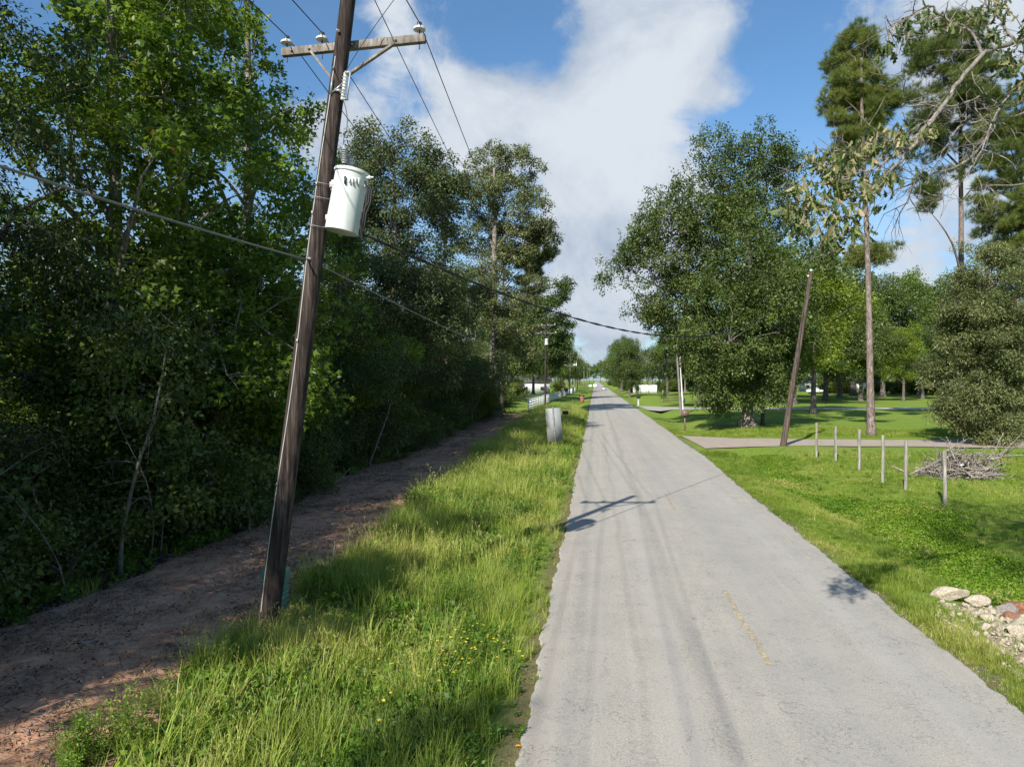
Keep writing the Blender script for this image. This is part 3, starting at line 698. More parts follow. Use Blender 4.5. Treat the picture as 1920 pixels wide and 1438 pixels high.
# shrubs at the far end of the dirt strip
e = custom('shrub', 'sunlit yellow-green shrub at the far end of the dirt strip', G(905, 790), pb([(895,740,28), (925,750,28), (950,765,18), (880,765,20), (910,770,30)], 66, 5, .6), 45, 3.2, .08, .02, 14000, .12, TPL_LONG, 'lime', 'bark_gum', cr=.4, nl=30, z_first=.05, wob_=.4, cat='shrub')
custom('pine_sapling', 'bright young pine sapling among the shrubs by the dirt strip', G(912, 787), pb([(905,720,16), (898,690,13), (880,680,12), (915,740,18), (900,760,20)], 64, 6, .5), 46, 5.6, .07, .02, 900, .34, None, None, 'bark_pine', cr=.4, nl=14, pine=True, cat='tree')
PROTO['x'][0].materials[0] = M['lime']
custom('shrub', 'dark vine-covered shrub mound against the wood edge', G(885, 800), pb([(870,720,32), (900,700,26), (850,750,32), (935,705,20), (870,775,26)], 61, 7, .6), 47, 4.2, .10, .03, 15000, .12, TPL_OAK, 'bush', 'bark_gum', cr=.5, nl=30, z_first=.05, cat='shrub')
custom('flowering_shrub', 'crape shrub with reddish blossoms beside the white fence', G(1047, 742), pb([(1040,728,8), (1048,722,8), (1055,730,8), (1046,735,9)], 160, 8, .7), 48, 3.5, .08, .03, 5000, .2, TPL_OAK, 'lime', 'bark_gum', cr=.5, nl=14, z_first=.05, cat='shrub')
bl_, _, _ = foliage('blossoms', 60, [((0,0,3.4), (1.2,1.2,.6))], 700, .4, .2, TPL_OAK, 'oak'); bl_.materials[0] = M['pink_bloom']
ob = link('blossoms', bl_, parent=bpy.data.objects['flowering_shrub'])

# --- right side
BO = pb([(1395,690,70,-4), (1345,715,48,-4), (1440,712,48,-4), (1350,610,80,-5), (1440,600,80,-5), (1400,500,90,-5), (1330,400,70), (1400,300,60), (1420,390,90), (1270,500,80), (1370,440,90), (1230,560,45), (1335,290,48), (1440,280,50), (1390,340,75), (1478,325,45), (1275,375,48), (1300,420,75), (1245,440,55), (1165,480,42), (1210,500,55), (1150,520,26), (1215,590,28), (1330,490,90), (1440,440,95), (1290,570,70), (1400,580,100), (1500,520,70), (1370,670,70), (1320,640,60), (1450,670,60), (1410,725,40), (1340,735,38), (1510,610,50)], 60, 11)
custom('oak_tree', 'big spreading oak with flared pale trunk on the right lawn', G(1402, 801), BO, 51, 19.5, .46, .07, 150000, .21, TPL_OAK, 'oak', 'bark_gum', cr=1.05, nl=300, inner=.45, flat=.7, flare=2.0)
custom('oak_tree', 'small bushy oak growing in front of the big oak trunk', G(1430, 797), pb([(1450,690,50), (1400,640,50), (1470,640,45), (1430,730,36), (1350,700,40)], 62, 12), 52, 8.5, .16, .04, 30000, .19, TPL_OAK, 'gum', 'bark_oak', cr=.8, nl=40)
custom('oak_tree', 'dark round tree low behind the left flank of the big oak', G(1312, 745), pb([(1262,600,42), (1240,640,40), (1290,650,50), (1255,690,34), (1320,690,36), (1300,600,40), (1225,600,22)], 100, 13), 53, 13, .45, .08, 26000, .28, TPL_OAK, 'dark', 'bark_oak', cr=1.3, nl=50)
PB_ = pb([(1606,90,36,-.5), (1602,150,40,-.6), (1612,205,40,-.6), (1606,265,38,-.7), (1600,310,30,-.5), (1640,160,36), (1568,160,34), (1602,80,34), (1575,115,30), (1635,120,34), (1600,165,44), (1566,200,28), (1645,200,34), (1600,235,44), (1640,290,30), (1580,285,24)], 52, 14)
custom('pine_tree', 'tall straight pine with bare pinkish trunk beside the driveway', G(1634, 816), PB_+pb([(1615,482,26), (1660,470,24), (1645,495,20)], 51.5, 15, .3), 54, 28, .265, .10, 9000, .38, None, None, 'bark_pine', cr=.6, nl=50, pine=True, lean=(-.6, .3), wob_=.2, flare=1.3, z_first=.42)
PC = pb([(1790,90,60), (1740,110,45), (1850,120,50), (1700,170,32), (1780,200,70), (1730,260,50), (1860,230,55), (1820,290,45), (1700,330,25), (1770,350,30), (1735,370,25)], 58, 16)
custom('pine_tree', 'broad-crowned pine rising behind the bushy right-hand tree', G(1800, 799), PC, 55, 33, .30, .10, 9500, .42, None, None, 'bark_pine', cr=.7, nl=70, pine=True, wob_=.2, z_first=.4)
custom('pine_tree', 'pine with low layered boughs at the far right', G(1905, 815), pb([(1880,240,45), (1910,320,55), (1860,330,35), (1900,400,45), (1850,390,30), (1930,230,50), (1870,460,40), (1940,430,60)], 50, 17), 56, 21, .26, .07, 7500, .38, None, None, 'bark_pine', cr=.6, nl=50, pine=True)
RB = pb([(1845,800,36,-1.2), (1875,765,46,-1.5), (1820,740,42,-1.5), (1860,640,60,-2), (1850,500,55), (1900,490,55), (1800,560,50), (1870,580,80), (1800,650,60), (1780,610,45), (1860,700,80), (1795,720,55), (1900,660,70), (1830,780,50), (1880,790,40), (1780,760,30), (1935,740,60), (1920,790,45), (1760,680,28), (1940,600,70)], 44, 18)
custom('oak_tree', 'dense bushy oak with foliage down to the ground at the right', G(1850, 834), RB, 57, 12.5, .20, .05, 130000, .18, TPL_LONG, 'oak_backlit_tone', 'bark_oak', cr=.7, nl=110, inner=.3, tip_r=.22, z_first=.06)
# lawn trees behind
rg = random.Random(12)
lawn = [(1487,758,'farA',1.05,'thick dark-trunked oak far behind the leaning right pole'), (1525,775,'farB',.72,'lawn tree with slim dark trunk right of the leaning right pole'),
        (1548,751,'farA',1.0,'lawn oak with forked trunk behind the grey fence posts'), (1574,746,'farB',.95,'vine-wrapped trunk tree before the white house'),
        (1311,756,'farB',.6,'small lawn tree left of the big oak'), (1466,755,'farA',.55,'slender lawn tree just right of the big oak'),
        (1614,752,'farA',.8,'lawn tree half hidden by the tall straight pine'), (1694,752,'farB',.55,'small pale-trunked tree right of the tall straight pine'),
        (1730,748,'farA',.62,'low round tree left of the bushy right-hand oak'), (1655,745,'farA',1.15,'dark oak behind the tall straight pine'), (1440,748,'farB',1.25,'tall tree filling the gap behind the big oak'), (1600,741,'farA',1.4,'tall oak crown showing left of the straight pine'), (1725,742,'farB',1.2,'airy tall tree seen between the two straight pines'), (1360,741,'farA',1.0,'dark tree straight behind the big oak'), (1790,742,'farA',1.25,'tree behind the bushy right-hand oak'), (1880,742,'farB',1.1,'tree behind the pine at the far right')]
for (px, py, k, s, lab) in lawn:
    g_ = G(px, py); tree(k, g_.x, g_.y, s*1.22, rg.uniform(0, 6.28), lab, group='trees scattered over the right lawn', name='lawn_tree')
rightfar = [(8.8, 178, 'farA', .72, 'dark leafy tree at the bend of the right roadside row'), (19, 185, 'farB', .85, 'round tree behind the dark roadside tree'), (10.5, 215, 'farA', .85, None), (9.5, 250, 'farB', .9, None), (11, 290, 'farA', 1.05, None),
            (12, 320, 'farB', .9, None), (13, 370, 'farA', .95, None), (12, 430, 'farB', .95, None), (13, 500, 'farA', 1, None), (13, 590, 'farA', 1, None), (13, 700, 'farB', 1.0, None)]
for (x, y, k, s, lab) in rightfar:
    tree(k, x, y, s, rg.uniform(0, 6.28), lab or 'tree in the far row on the right side of the road', group='far trees right of the road', name='roadside_tree')
for i in range(64):
    y = 215+rg.uniform(0, 130); x = 26+i*5.2+rg.uniform(-3, 3)
    tree(rg.choice(('farA', 'farB', 'farA', 'farP')), x, y, rg.uniform(.75, 1.05), rg.uniform(0, 6.28), 'tree in the far tree line beyond the right lawn', group='far tree line beyond the lawn', name='background_tree')
for i in range(26):
    y = 760+rg.uniform(0, 160); x = -90+i*8
    tree(rg.choice(('farA', 'farB')), x, y, rg.uniform(1.0, 1.3), rg.uniform(0, 6.28), 'tree closing the view at the far end of the road', group='trees closing the end of the road', name='background_tree')
mk('hedge', 19, [((rgx, 0, 2.2), (2.6, 2.0, 2.4)) for rgx in (-4, -1.5, 1.2, 3.8)], 3.0, .12, .04, 16000, .30, TPL_OAK, 'bush', 'bark_gum', cr=.9, nl=30, z_first=.05, tip_r=.5)
for i in range(34):
    x = 24+i*6.0+rg.uniform(-2, 2)
    if 30 < i*6 < 50 and i % 2: continue
    tree('hedge', x, 196+rg.uniform(0, 46), rg.uniform(.7, 1.25), rg.uniform(-.5, .5), 'dark bushes closing the view under the far trees', 'bush', 'bushes under the far tree line', 'background_bush')
for i in range(10):
    tree('hedge', -13-rg.uniform(0, 3)-i*.9, 96+i*7.5, rg.uniform(.55, .9), rg.uniform(0, 6), 'dark bush among the trees behind the white board fence', 'bush', 'bushes behind the white board fence', 'background_bush')
for i in range(14):
    tree('hedge', 12+rg.uniform(0, 4), 236+i*26, rg.uniform(.7, 1.0), rg.uniform(1, 2), 'bush under the far row of trees right of the road', 'bush', 'bushes under the right roadside trees', 'background_bush')
for i in range(70):
    x = -230+i*7.2+rg.uniform(-3, 3)
    if abs(x-2) < 11: continue
    tree(rg.choice(('farA', 'farB')), x, 540+rg.uniform(0, 60), rg.uniform(1.0, 1.3), rg.uniform(0, 6.28), 'tree in the farthest tree line across the horizon', group='farthest tree line on the horizon', name='background_tree')
# grey leafless tree on the right row
gt = G(1222, 735); mb = MB(); rg = random.Random(77)
def bough(a, d, L, r, lv):
    e_ = a+d*L; mid_ = a.lerp(e_, .5)+Vector((rg.uniform(-.1, .1), rg.uniform(-.1, .1), rg.uniform(-.05, .1)))*L
    mb.tube([a, mid_, e_], [r, r*.8, r*.55], 5, caps=False)
    if lv: 
        for _ in range(3 if lv > 1 else 4):
            nd_ = (d+Vector((rg.gauss(0, .55), rg.gauss(0, .55), rg.gauss(.1, .3)))).normalized(); bough(e_.lerp(a, rg.uniform(0, .35)), nd_, L*rg.uniform(.55, .8), r*.55, lv-1)
for s_ in (-.25, .2, .05): bough(Vector((s_*4, 0, -.2)), Vector((s_, .1, 1)).normalized(), 6.5, .22, 5)
e = empty('dead_tree', (gt.x, gt.y, 0), 'pale grey leafless tree before the white sheet-metal fence', 'tree')
link('trunk', mb.me('trunk', True), M['bark_twig'], e)
custom('shrub', 'loose reddish shrub leaning beside the white sheet-metal fence', G(1190, 735), pb([(1185,722,8), (1192,728,8), (1180,715,6)], 170, 9, .7), 49, 2.6, .08, .03, 3000, .22, TPL_OAK, 'oak', 'bark_gum', cr=.5, nl=14, z_first=.05, cat='shrub')

# ------------------------------------------------------------------ leaning utility pole with transformer
DP = 10.98
Bp = P(499, 1188, DP); Bp.z = gzf(Bp.x, Bp.y); Tp = P(660, -60, DP-.15)
up_ = (Tp-Bp).normalized()
def on_pole(py):                       # the point of the pole axis at a height
    z = CH+(712-py)/FPX*DP; return Bp+up_*((z-Bp.z)/up_.z)
pole = empty('utility_pole', Bp, 'dark leaning wooden utility pole carrying a grey transformer by the dirt strip', 'utility pole')
mb = MB(); rg = random.Random(2); Lp = (Tp-Bp).length
pts = [Bp-up_*.6]+[Bp+up_*Lp*t for t in (0, .1, .2, .35, .5, .65, .8, .9, 1)]
pts = [p+Vector((rg.uniform(-.006, .006), rg.uniform(-.006, .006), 0)) for p in pts]
mb.tube(pts, [.17]+[.17-.055*t for t in (0, .1, .2, .35, .5, .65, .8, .9, 1)], 22)
mb.build('shaft', M['pole_wood'], pole, True)
# pale wire moulding stapled up the shaft, on the side that faces the road user
def face(py, ang=-1.95, off=0.012):
    c = on_pole(py); t = (c-Bp).length/Lp; r = .17-.055*t+off
    return c+Vector((math.cos(ang)*r, math.sin(ang)*r, 0))
mb = MB(); ws = [face(py, -1.95+.16*math.sin(py*.011), .008) for py in range(1140, 90, -30)]
mb.tube(ws, .009, 6); mb.build('ground_wire', M['ground_wire'], pole, True)
for py in (352, 405, 640, 905):
    mb = MB(); c = face(py, -1.95+.16*math.sin(py*.011), .02); mb.box(c, (.03, .012, .06)); mb.build('staple', M['galv'], pole)
# crossarm on the far side of the shaft, level and square to the road
ac = on_pole(86)+Vector((.10, .20, .02)); half = 1.20; tz = .045
aL, aR = ac+Vector((-half, 0, -tz)), ac+Vector((half, 0, tz))
mb = MB(); mb.beam(aL, aR, .095, .125); mb.build('crossarm', M['arm_wood'], pole, bevel=.006)
for (sx, py) in ((-.68, 150), (.72, 146)):
    a_ = ac+Vector((sx, -.07, -.06+sx*tz/half)); b_ = on_pole(py)+Vector((.13*(1 if sx > 0 else -1), .06, 0))
    mb = MB(); mb.beam(a_, b_, .035, .065, (0, 1, 0)); mb.build('brace', M['arm_wood'], pole, bevel=.003)
tops = []
for sx in (-1.12, -.52, 1.10):
    b_ = ac+Vector((sx, 0, .0625+sx*tz/half))
    mb = MB(); mb.lathe(b_+Vector((0, 0, -.22)), (0, 0, 1), [(0, .012), (.34, .012)], 8)
    ins = mb.build('insulator_pin', M['dark_steel'], pole, True)
    mb = MB(); mb.lathe(b_+Vector((0, 0, .085)), (0, 0, 1), [(0, .04), (.0, .098), (.022, .10), (.045, .075), (.055, .05), (.065, .042)], 20)
    mb.build('insulator', M['porcelain'], pole, True)
    mb = MB(); mb.lathe(b_+Vector((0, 0, .15)), (0, 0, 1), [(0, .042), (.015, .046), (.03, .038), (.05, .04), (.06, .025)], 14); mb.build('insulator_cap', M['dark_steel'], pole, True)
    tops.append(b_+Vector((0, 0, .20)))
for sx in (-.72, .72, -1.02, .0):
    mb = MB(); c = ac+Vector((sx, -.055, sx*tz/half)); mb.lathe(c, (0, -1, 0), [(0, .022), (.012, .022), (.012, .012), (.03, .012)], 6); mb.build('bolt', M['galv'], pole)
for py, dx in ((6, -.06), (75, -.03), (142, -.04), (490, -.02)):
    c = on_pole(py)+Vector((dx, -.14, 0)); mb = MB(); mb.lathe(c, (0, -1, 0), [(0, .028), (.01, .028), (.01, .016), (.05, .014)], 6); mb.build('bolt', M['galv'], pole)
# fused cutout and its bracket
cu = P(645, 163, DP-.28)
mb = MB(); mb.beam(on_pole(170)+Vector((.02, -.13, -.1)), cu+Vector((-.05, .02, -.05)), .02, .04); mb.beam(on_pole(190)+Vector((-.02, -.13, .0)), on_pole(160)+Vector((-.02, -.14, 0)), .05, .02)
mb.beam(on_pole(186)+Vector((.0, -.13, 0)), cu+Vector((-.03, 0, .05)), .012, .02)
br = mb.build('cutout_bracket', M['galv'], pole)
ax_ = Vector((.13, 0, 1)).normalized(); pr = [(0, .02), (.02, .032)]
for i in range(7): pr += [(.04+i*.05, .026), (.055+i*.05, .052), (.07+i*.05, .026)]
pr += [(.42, .03)]
mb = MB(); mb.lathe(cu-ax_*.21, ax_, pr, 14); c1 = mb.build('fuse_cutout', M['porcelain'], pole, True)
mb = MB(); mb.tube([cu+Vector((.07, -.05, -.20)), cu+Vector((.12, -.05, .19))], .013, 8); mb.box(cu+Vector((.08, -.04, .20)), (.10, .03, .035)); mb.box(cu+Vector((.03, -.04, -.21)), (.10, .03, .035))
x_ = mb.build('fuse_tube', M['grey_polymer'], pole)
# transformer
tt, tb = P(661, 322, DP-.22), P(640, 436, DP-.22); ta = (tt-tb).normalized(); Lt = (tt-tb).length; rt = .258
mb = MB(); mb.lathe(tb, ta, [(0, rt*.93), (.012, rt), (.02, rt), (Lt-.06, rt), (Lt-.055, rt+.008), (Lt-.03, rt+.008)], 40)
tr = mb.build('transformer', M['white_metal'], pole, True)
def sub(mb, name, mat, smooth=True, par=None):
    o = mb.build(name, mat, None, smooth); p_ = par or tr
    o.parent = p_; return o
mb = MB(); mb.lathe(tb+ta*(Lt-.045), ta, [(0, rt+.022), (.022, rt+.026), (.045, rt+.02), (.075, rt*.72), (.095, rt*.3), (.10, .01)], 40); sub(mb, 'lid', M['white_metal'])
for h_ in (.26, .80):
    c = tb+ta*Lt*h_; q = on_pole(CH and 712-(c.z-CH)/DP*FPX)
    mb = MB(); dv = Vector((q.x-c.x, q.y-c.y, 0)).normalized()
    mb.beam(c+dv*(rt-.02), Vector((q.x, q.y, c.z))-dv*.10, .09, .085); mb.beam(c+dv*(rt+.02)+Vector((0, 0, -.08)), c+dv*(rt+.02)+Vector((0, 0, .08)), .22, .02, (0, 1, 0)); sub(mb, 'bracket', M['white_metal'], False)
def ribbed(base, axis, L, r, n, mat, name):
    pr = [(0, r*.6)]
    for i in range(n):
        h_ = L*(.08+.84*i/n); s_ = L*.84/n; pr += [(h_, r*.6), (h_+s_*.4, r), (h_+s_*.55, r), (h_+s_*.9, r*.6)]
    pr += [(L, r*.45), (L+.03, .012)]
    mb = MB(); mb.lathe(base, axis, pr, 18); return sub(mb, name, mat)
bush_ = P(656, 318, DP-.30); ribbed(bush_, Vector((.02, 0, 1)), .20, .058, 3, M['grey_polymer'], 'bushing')
arr = P(645, 306, DP-.42); ribbed(arr, Vector((.02, -.02, 1)), .24, .052, 6, M['grey_polymer'], 'surge_arrester')
mb = MB(); mb.tube([arr, arr+Vector((.01, .03, -.08)), arr+Vector((.02, .06, -.2)), P(647, 335, DP-.50)], .010, 6); mb.box(P(647, 338, DP-.50), (.03, .015, .12)); sub(mb, 'arrester_strap', M['dark_steel'], False)
mb = MB()
for i in range(4): mb.tube([P(655+i*6, 334, DP-.49+i*.02), P(655+i*6, 343+3*(i % 2), DP-.50+i*.02)], .012, 6)
sub(mb, 'lid_clamp', M['white_metal'], False)
for px, py in ((690, 334), (684, 350)):
    mb = MB(); c = P(px-6, py, DP-.30); mb.lathe(c, (1, -.15, 0), [(0, .03), (.03, .034), (.035, .022), (.07, .02), (.075, .03), (.10, .03), (.105, .012), (.15, .012)], 12); sub(mb, 'low_voltage_bushing', M['porcelain'])
mb = MB()
for k, (x0, x1) in enumerate(((684, 680), (692, 684), (688, 676))):
    mb.tube([P(x0, 340+k*6, DP-.40), P(x0+5, 358, DP-.40), P(x0+3, 380, DP-.40), P(x1+3, 400, DP-.38), P(x1, 422, DP-.36), P(676+k*2, 438+k*3, DP-.3), P(686+k, 442+k, DP-.2)], .018, 6)
sub(mb, 'secondary_lead', M['cable'])
# thin leads: primary tap down to the cutout, cutout down to the arrester and bushing
def wire(name, pts, r, mat, parent=None, label=None, cat=None, group=None, n=5):
    mb = MB(); mb.tube(pts, r, n)
    o = mb.build(name, mat, parent, True)
    return tag(o, label, cat, group)
def bez(a, b, c, n=10): return [a*(1-t)**2+b*2*t*(1-t)+c*t*t for t in [i/n for i in range(n+1)]]
wire('jumper_wire', bez(cu+Vector((.03, 0, .24)), P(680, 78, DP-.2), P(748, -12, DP-.25)), .006, M['cable'], pole)
wire('jumper_wire', bez(cu+Vector((0, -.02, -.24)), P(654, 215, DP-.3), P(650, 245, DP-.38))+bez(P(650, 245, DP-.38), P(642, 262, DP-.42), arr+Vector((0, 0, .27))), .006, M['cable'], pole)
for py, a0 in ((352, 0), (378, 1), (430, 0)):
    q = on_pole(py); wire('tie_wire', [q+Vector((math.cos(a)*.19, math.sin(a)*.19, .02*math.sin(a*2))) for a in np.linspace(-3.3, -.1, 9)]+[tb+ta*(436-py)/114*Lt+Vector((-.2, -.2, 0))], .004, M['galv'], pole)

# ------------------------------------------------------------------ the other poles of the line
def far_pole(px, d, base_py, top_py, arms, label, lean=0.0, transformer=0, mat='pole_wood', r=.17, ring=False):
    t = P(px, top_py, d); b0 = P(px-lean, base_py, d); b0.z = gzf(b0.x, b0.y); 
    e = empty('utility_pole', b0, label, 'utility pole')
    mb = MB(); mb.tube([b0-Vector((0, 0, .5)), b0.lerp(t, .5), t], [r, r*.85, r*.66], 12); mb.build('shaft', M[mat], e, True)
    for apy, hw in arms:
        c = P(px, apy, d)+Vector((0, .15, 0)); c.x = b0.x+(t.x-b0.x)*((c.z-b0.z)/(t.z-b0.z))
        mb = MB(); mb.beam(c+Vector((-hw, 0, 0)), c+Vector((hw, 0, 0)), .11, .14); mb.build('crossarm', M['arm_wood'], e)
        for s_ in (-1, 1):
            mb = MB(); mb.beam(c+Vector((s_*hw*.55, -.08, -.05)), c+Vector((s_*.1, -.08, -.75)), .04, .06, (0, 1, 0)); mb.build('brace', M['arm_wood'], e)
        for s_ in (-.92, -.45, .92):
            mb = MB(); mb.lathe(c+Vector((s_*hw, 0, .07)), (0, 0, 1), [(0, .03), (.08, .03), (.09, .09), (.14, .07), (.2, .04)], 10); mb.build('insulator', M['porcelain'], e, True)
    for k in range(transformer):
        c = P(px, arms[-1][0]+(22 if d < 150 else 16), d)+Vector(((k-(transformer-1)/2)*.75+(.1 if transformer == 1 else 0), -.5, 0))
        mb = MB(); mb.lathe(c, (0, 0, 1), [(0, .26), (.02, .29), (.9, .29), (.92, .31), (.97, .28), (1.02, .08)], 18); o = mb.build('transformer', M['white_metal'], e, True)
    if ring:                       # a cluster mount: switches on arms that spread round the shaft
        c = P(px, 685, d); c.x = b0.x+(t.x-b0.x)*((c.z-b0.z)/(t.z-b0.z))
        mb = MB(); mb.beam(c+Vector((-1.7, -.25, .25)), c+Vector((0, -.25, -.3)), .12, .14, (0, 1, 0)); mb.beam(c+Vector((1.7, -.25, .25)), c+Vector((0, -.25, -.3)), .12, .14, (0, 1, 0)); mb.build('cluster_mount', M['white_metal'], e)
        for s_ in (-1.65, -1.1, 0, 1.1, 1.65):
            mb = MB(); q = c+Vector((s_, -.3, .1)); mb.lathe(q, (0, 0, 1), [(-.25, .12), (.35, .14), (.5, .06), (.9, .08), (1.0, .03)], 10); mb.build('recloser', M['porcelain'], e, True)
        for s_ in (-1, 1): wire('jumper_wire', [c+Vector((s_*1.6, -.2, .9)), c+Vector((s_*1.5, -.2, 2.2)), c+Vector((s_*1.0, -.1, 2.9))], .03, M['cable'], e)
    return e, b0, t
_, b2, t2 = far_pole(1024, 112, 758, 597, [(610, 1.55), (625, 1.75)], 'dark-based utility pole with two crossarms and a transformer beyond the white fence start', transformer=1, lean=2)
_, b3, t3 = far_pole(1070, 185, 738, 646, [(661, 1.8), (669, 1.0)], 'utility pole with a ring of white switches beside the fence end', ring=True, mat='arm_wood', lean=2)
_, b4, t4 = far_pole(1087, 250, 727, 664, [(672, 1.9), (675, 1.9)], 'pale leaning utility pole beyond the pole with white switches', transformer=1, mat='arm_wood', lean=5)
_, b5, t5 = far_pole(1095, 320, 724, 670, [(677, 1.9)], 'fifth utility pole along the left verge with one crossarm', transformer=1, mat='arm_wood')
_, b6, t6 = far_pole(1101, 420, 721, 682, [(686, 1.9)], 'sixth utility pole along the left verge, small in the distance', mat='arm_wood')
_, b7, t7 = far_pole(1105, 540, 719, 690, [(693, 1.9)], 'farthest utility pole that can be made out on the left verge', mat='arm_wood')
far_pole(1195, 250, 726, 666, [], 'bare grey utility pole before the white sheet-metal fence', mat='arm_wood')
def sag(a, b, s_, n=24, wig=0):
    out = []
    for i in range(n+1):
        t = i/n; p = a.lerp(b, t); p.z -= 4*s_*t*(1-t)
        if wig: p.z += wig*math.sin(i*1.9); p.x += wig*.5*math.cos(i*1.9)
        out.append(p)
    return out
A2 = P(1024, 625, 112); A2.x = b2.x
ends2 = [A2+Vector((x, .15, .25)) for x in (-1.6, -.8, 1.6)]
names = ('left', 'middle', 'right')
for i, (a, b_) in enumerate(zip(tops, ends2)):
    back = a+Vector((-.5, -62, .3))
    lab = ('bare power wire on the left insulator of the near crossarm', 'bare power wire on the middle insulator of the near crossarm', 'bare power wire on the right insulator at the crossarm tip')[i]
    pts = sag(back, a, 1.0, 26)[:-1]+sag(a, b_, 1.7, 30)
    wire('power_wire', pts, .0085, M['cable'], None, lab, 'power wire')
topw = Tp+Vector((.05, -.15, .15))
wire('power_wire', sag(topw+Vector((-.2, -62, .3)), topw, 1.0, 26)[:-1]+sag(topw, t2, 1.7, 30), .0085, M['cable'], None, 'topmost power wire running over the pole top down to the second pole', 'power wire')
# carried on down the line from pole to pole
for (a, b_) in ((b2, b3), (b3, b4), (b4, b5), (b5, b6)):
    ta_, tb_ = {id(b2): t2, id(b3): t3, id(b4): t4, id(b5): t5, id(b6): t6}[id(a)], {id(b2): t2, id(b3): t3, id(b4): t4, id(b5): t5, id(b6): t6}[id(b_)]
    for dx in (-1.5, 0, 1.5):
        wire('power_wire', sag(Vector((a.x+dx, a.y, ta_.z-(1.2 if dx else 0))), Vector((b_.x+dx, b_.y, tb_.z-(1.2 if dx else 0))), 1.2, 12), .012, M['cable'], None, 'thin power wire strung between the far poles', 'power wire', 'wires between the far poles')
at_ = P(583, 489, DP-.12)
cable_back = P(0, 322, 5.35); dirb = (cable_back-at_)
wire('messenger_cable', sag(at_+dirb*2.2+Vector((0, 0, .35)), at_, .12, 14)[:-1]+sag(at_, P(1021, 671, 112), .9, 40, 0), .0145, M['grey_cable'], None, 'thick grey cable fixed half way up the leaning pole', 'cable')
mb = MB(); mb.box(at_, (.05, .09, .05)); mb.build('cable_clamp', M['galv'], pole)
# ------------------------------------------------------------------ leaning pole on the right and the service drop
d2 = 41.6; rb = G(1468, 837); rtop = P(1521, 508, 42.2)
rp = empty('utility_pole', rb, 'leaning brown wooden pole without crossarm beside the driveway', 'utility pole')
ru = (rtop-rb).normalized()
mb = MB(); mb.tube([rb-ru*.5, rb, rb.lerp(rtop, .5), rtop], [.19, .19, .155, .12], 14); mb.build('shaft', bark('reddish pole wood', (.035,.024,.019), (.10,.068,.055), (.19,.14,.12), .05, 20, .01), rp, True)
mb = MB(); mb.lathe(rtop-ru*.02, ru, [(0, .125), (.08, .125), (.10, .11)], 14); mb.build('metal_cap', M['galv'], rp, True)
mb = MB(); mb.tube([rb.lerp(rtop, t)+Vector((-.08, -.17+.05*t, 0)) for t in (.06, .3, .6, .97)], .022, 8); mb.build('conduit', M['dark_steel'], rp, True)
mb = MB(); mb.lathe(rtop+Vector((-.1, 0, -.35)), (-1, -.2, .3), [(0, .03), (.05, .06), (.12, .06), (.16, .02)], 12); mb.build('insulator', M['porcelain'], rp, True)
sd = P(686, 441, DP-.2)
pts = sag(sd, rtop+Vector((-.2, 0, -.35)), 2.55, 110)
def twist(ph, r): return [p+Vector((0, math.cos(i*1.25+ph)*r, math.sin(i*1.25+ph)*r)) for i, p in enumerate(pts)]
sdo = wire('service_cable', pts, .012, M['cable'], None, 'black twisted service cable sagging across the road', 'cable')
for ph in (0, 3.14): build_at(sdo, wire('strand', twist(ph, .018), .0115, M['cable']))
wire('service_wire', sag(rtop+Vector((.1, 0, -.35)), P(1760, 668, 70), .8, 20), .012, M['grey_cable'], None, 'thin grey wire running from the leaning right pole towards the house', 'cable')
# two slim poles with a mailbox before them
g_ = G(1277, 775)
e = empty('yard_pole', g_, 'slim weathered wooden pole beyond the brown mailbox', 'pole')
t_ = P(1268, 648, 83.5); mb = MB(); mb.tube([g_-Vector((0, 0, .3)), g_.lerp(t_, .5), t_], [.15, .13, .105], 10); mb.build('shaft', M['arm_wood'], e, True)
mb = MB(); mb.lathe(t_, (0, 0, 1), [(0, .11), (.05, .11), (.07, .09)], 10); mb.build('metal_cap', M['galv'], e, True)
g2_ = G(1281, 773); t2_ = P(1275, 666, 85.5)
e = empty('service_mast', g2_, 'white pipe mast standing against the slim wooden pole', 'pipe')
mb = MB(); mb.tube([g2_-Vector((0, 0, .3)), t2_], [.085, .085], 10); mb.build('pipe', M['white_paint'], e, True)
mb = MB(); mb.box(g2_+Vector((.05, -.15, 1.5)), (.35, .18, .6)); mb.build('meter_box', M['galv'], e, bevel=.02)
mb = MB(); mb.lathe(t2_, (0, 0, 1), [(0, .085), (.05, .12), (.16, .10), (.2, .03)], 10); mb.build('weather_head', M['galv'], e, True)
wire('service_wire', sag(t_, P(1228, 655, 130), .4, 10), .014, M['cable'], None, 'short wire rising from the slim wooden pole to the left', 'cable')

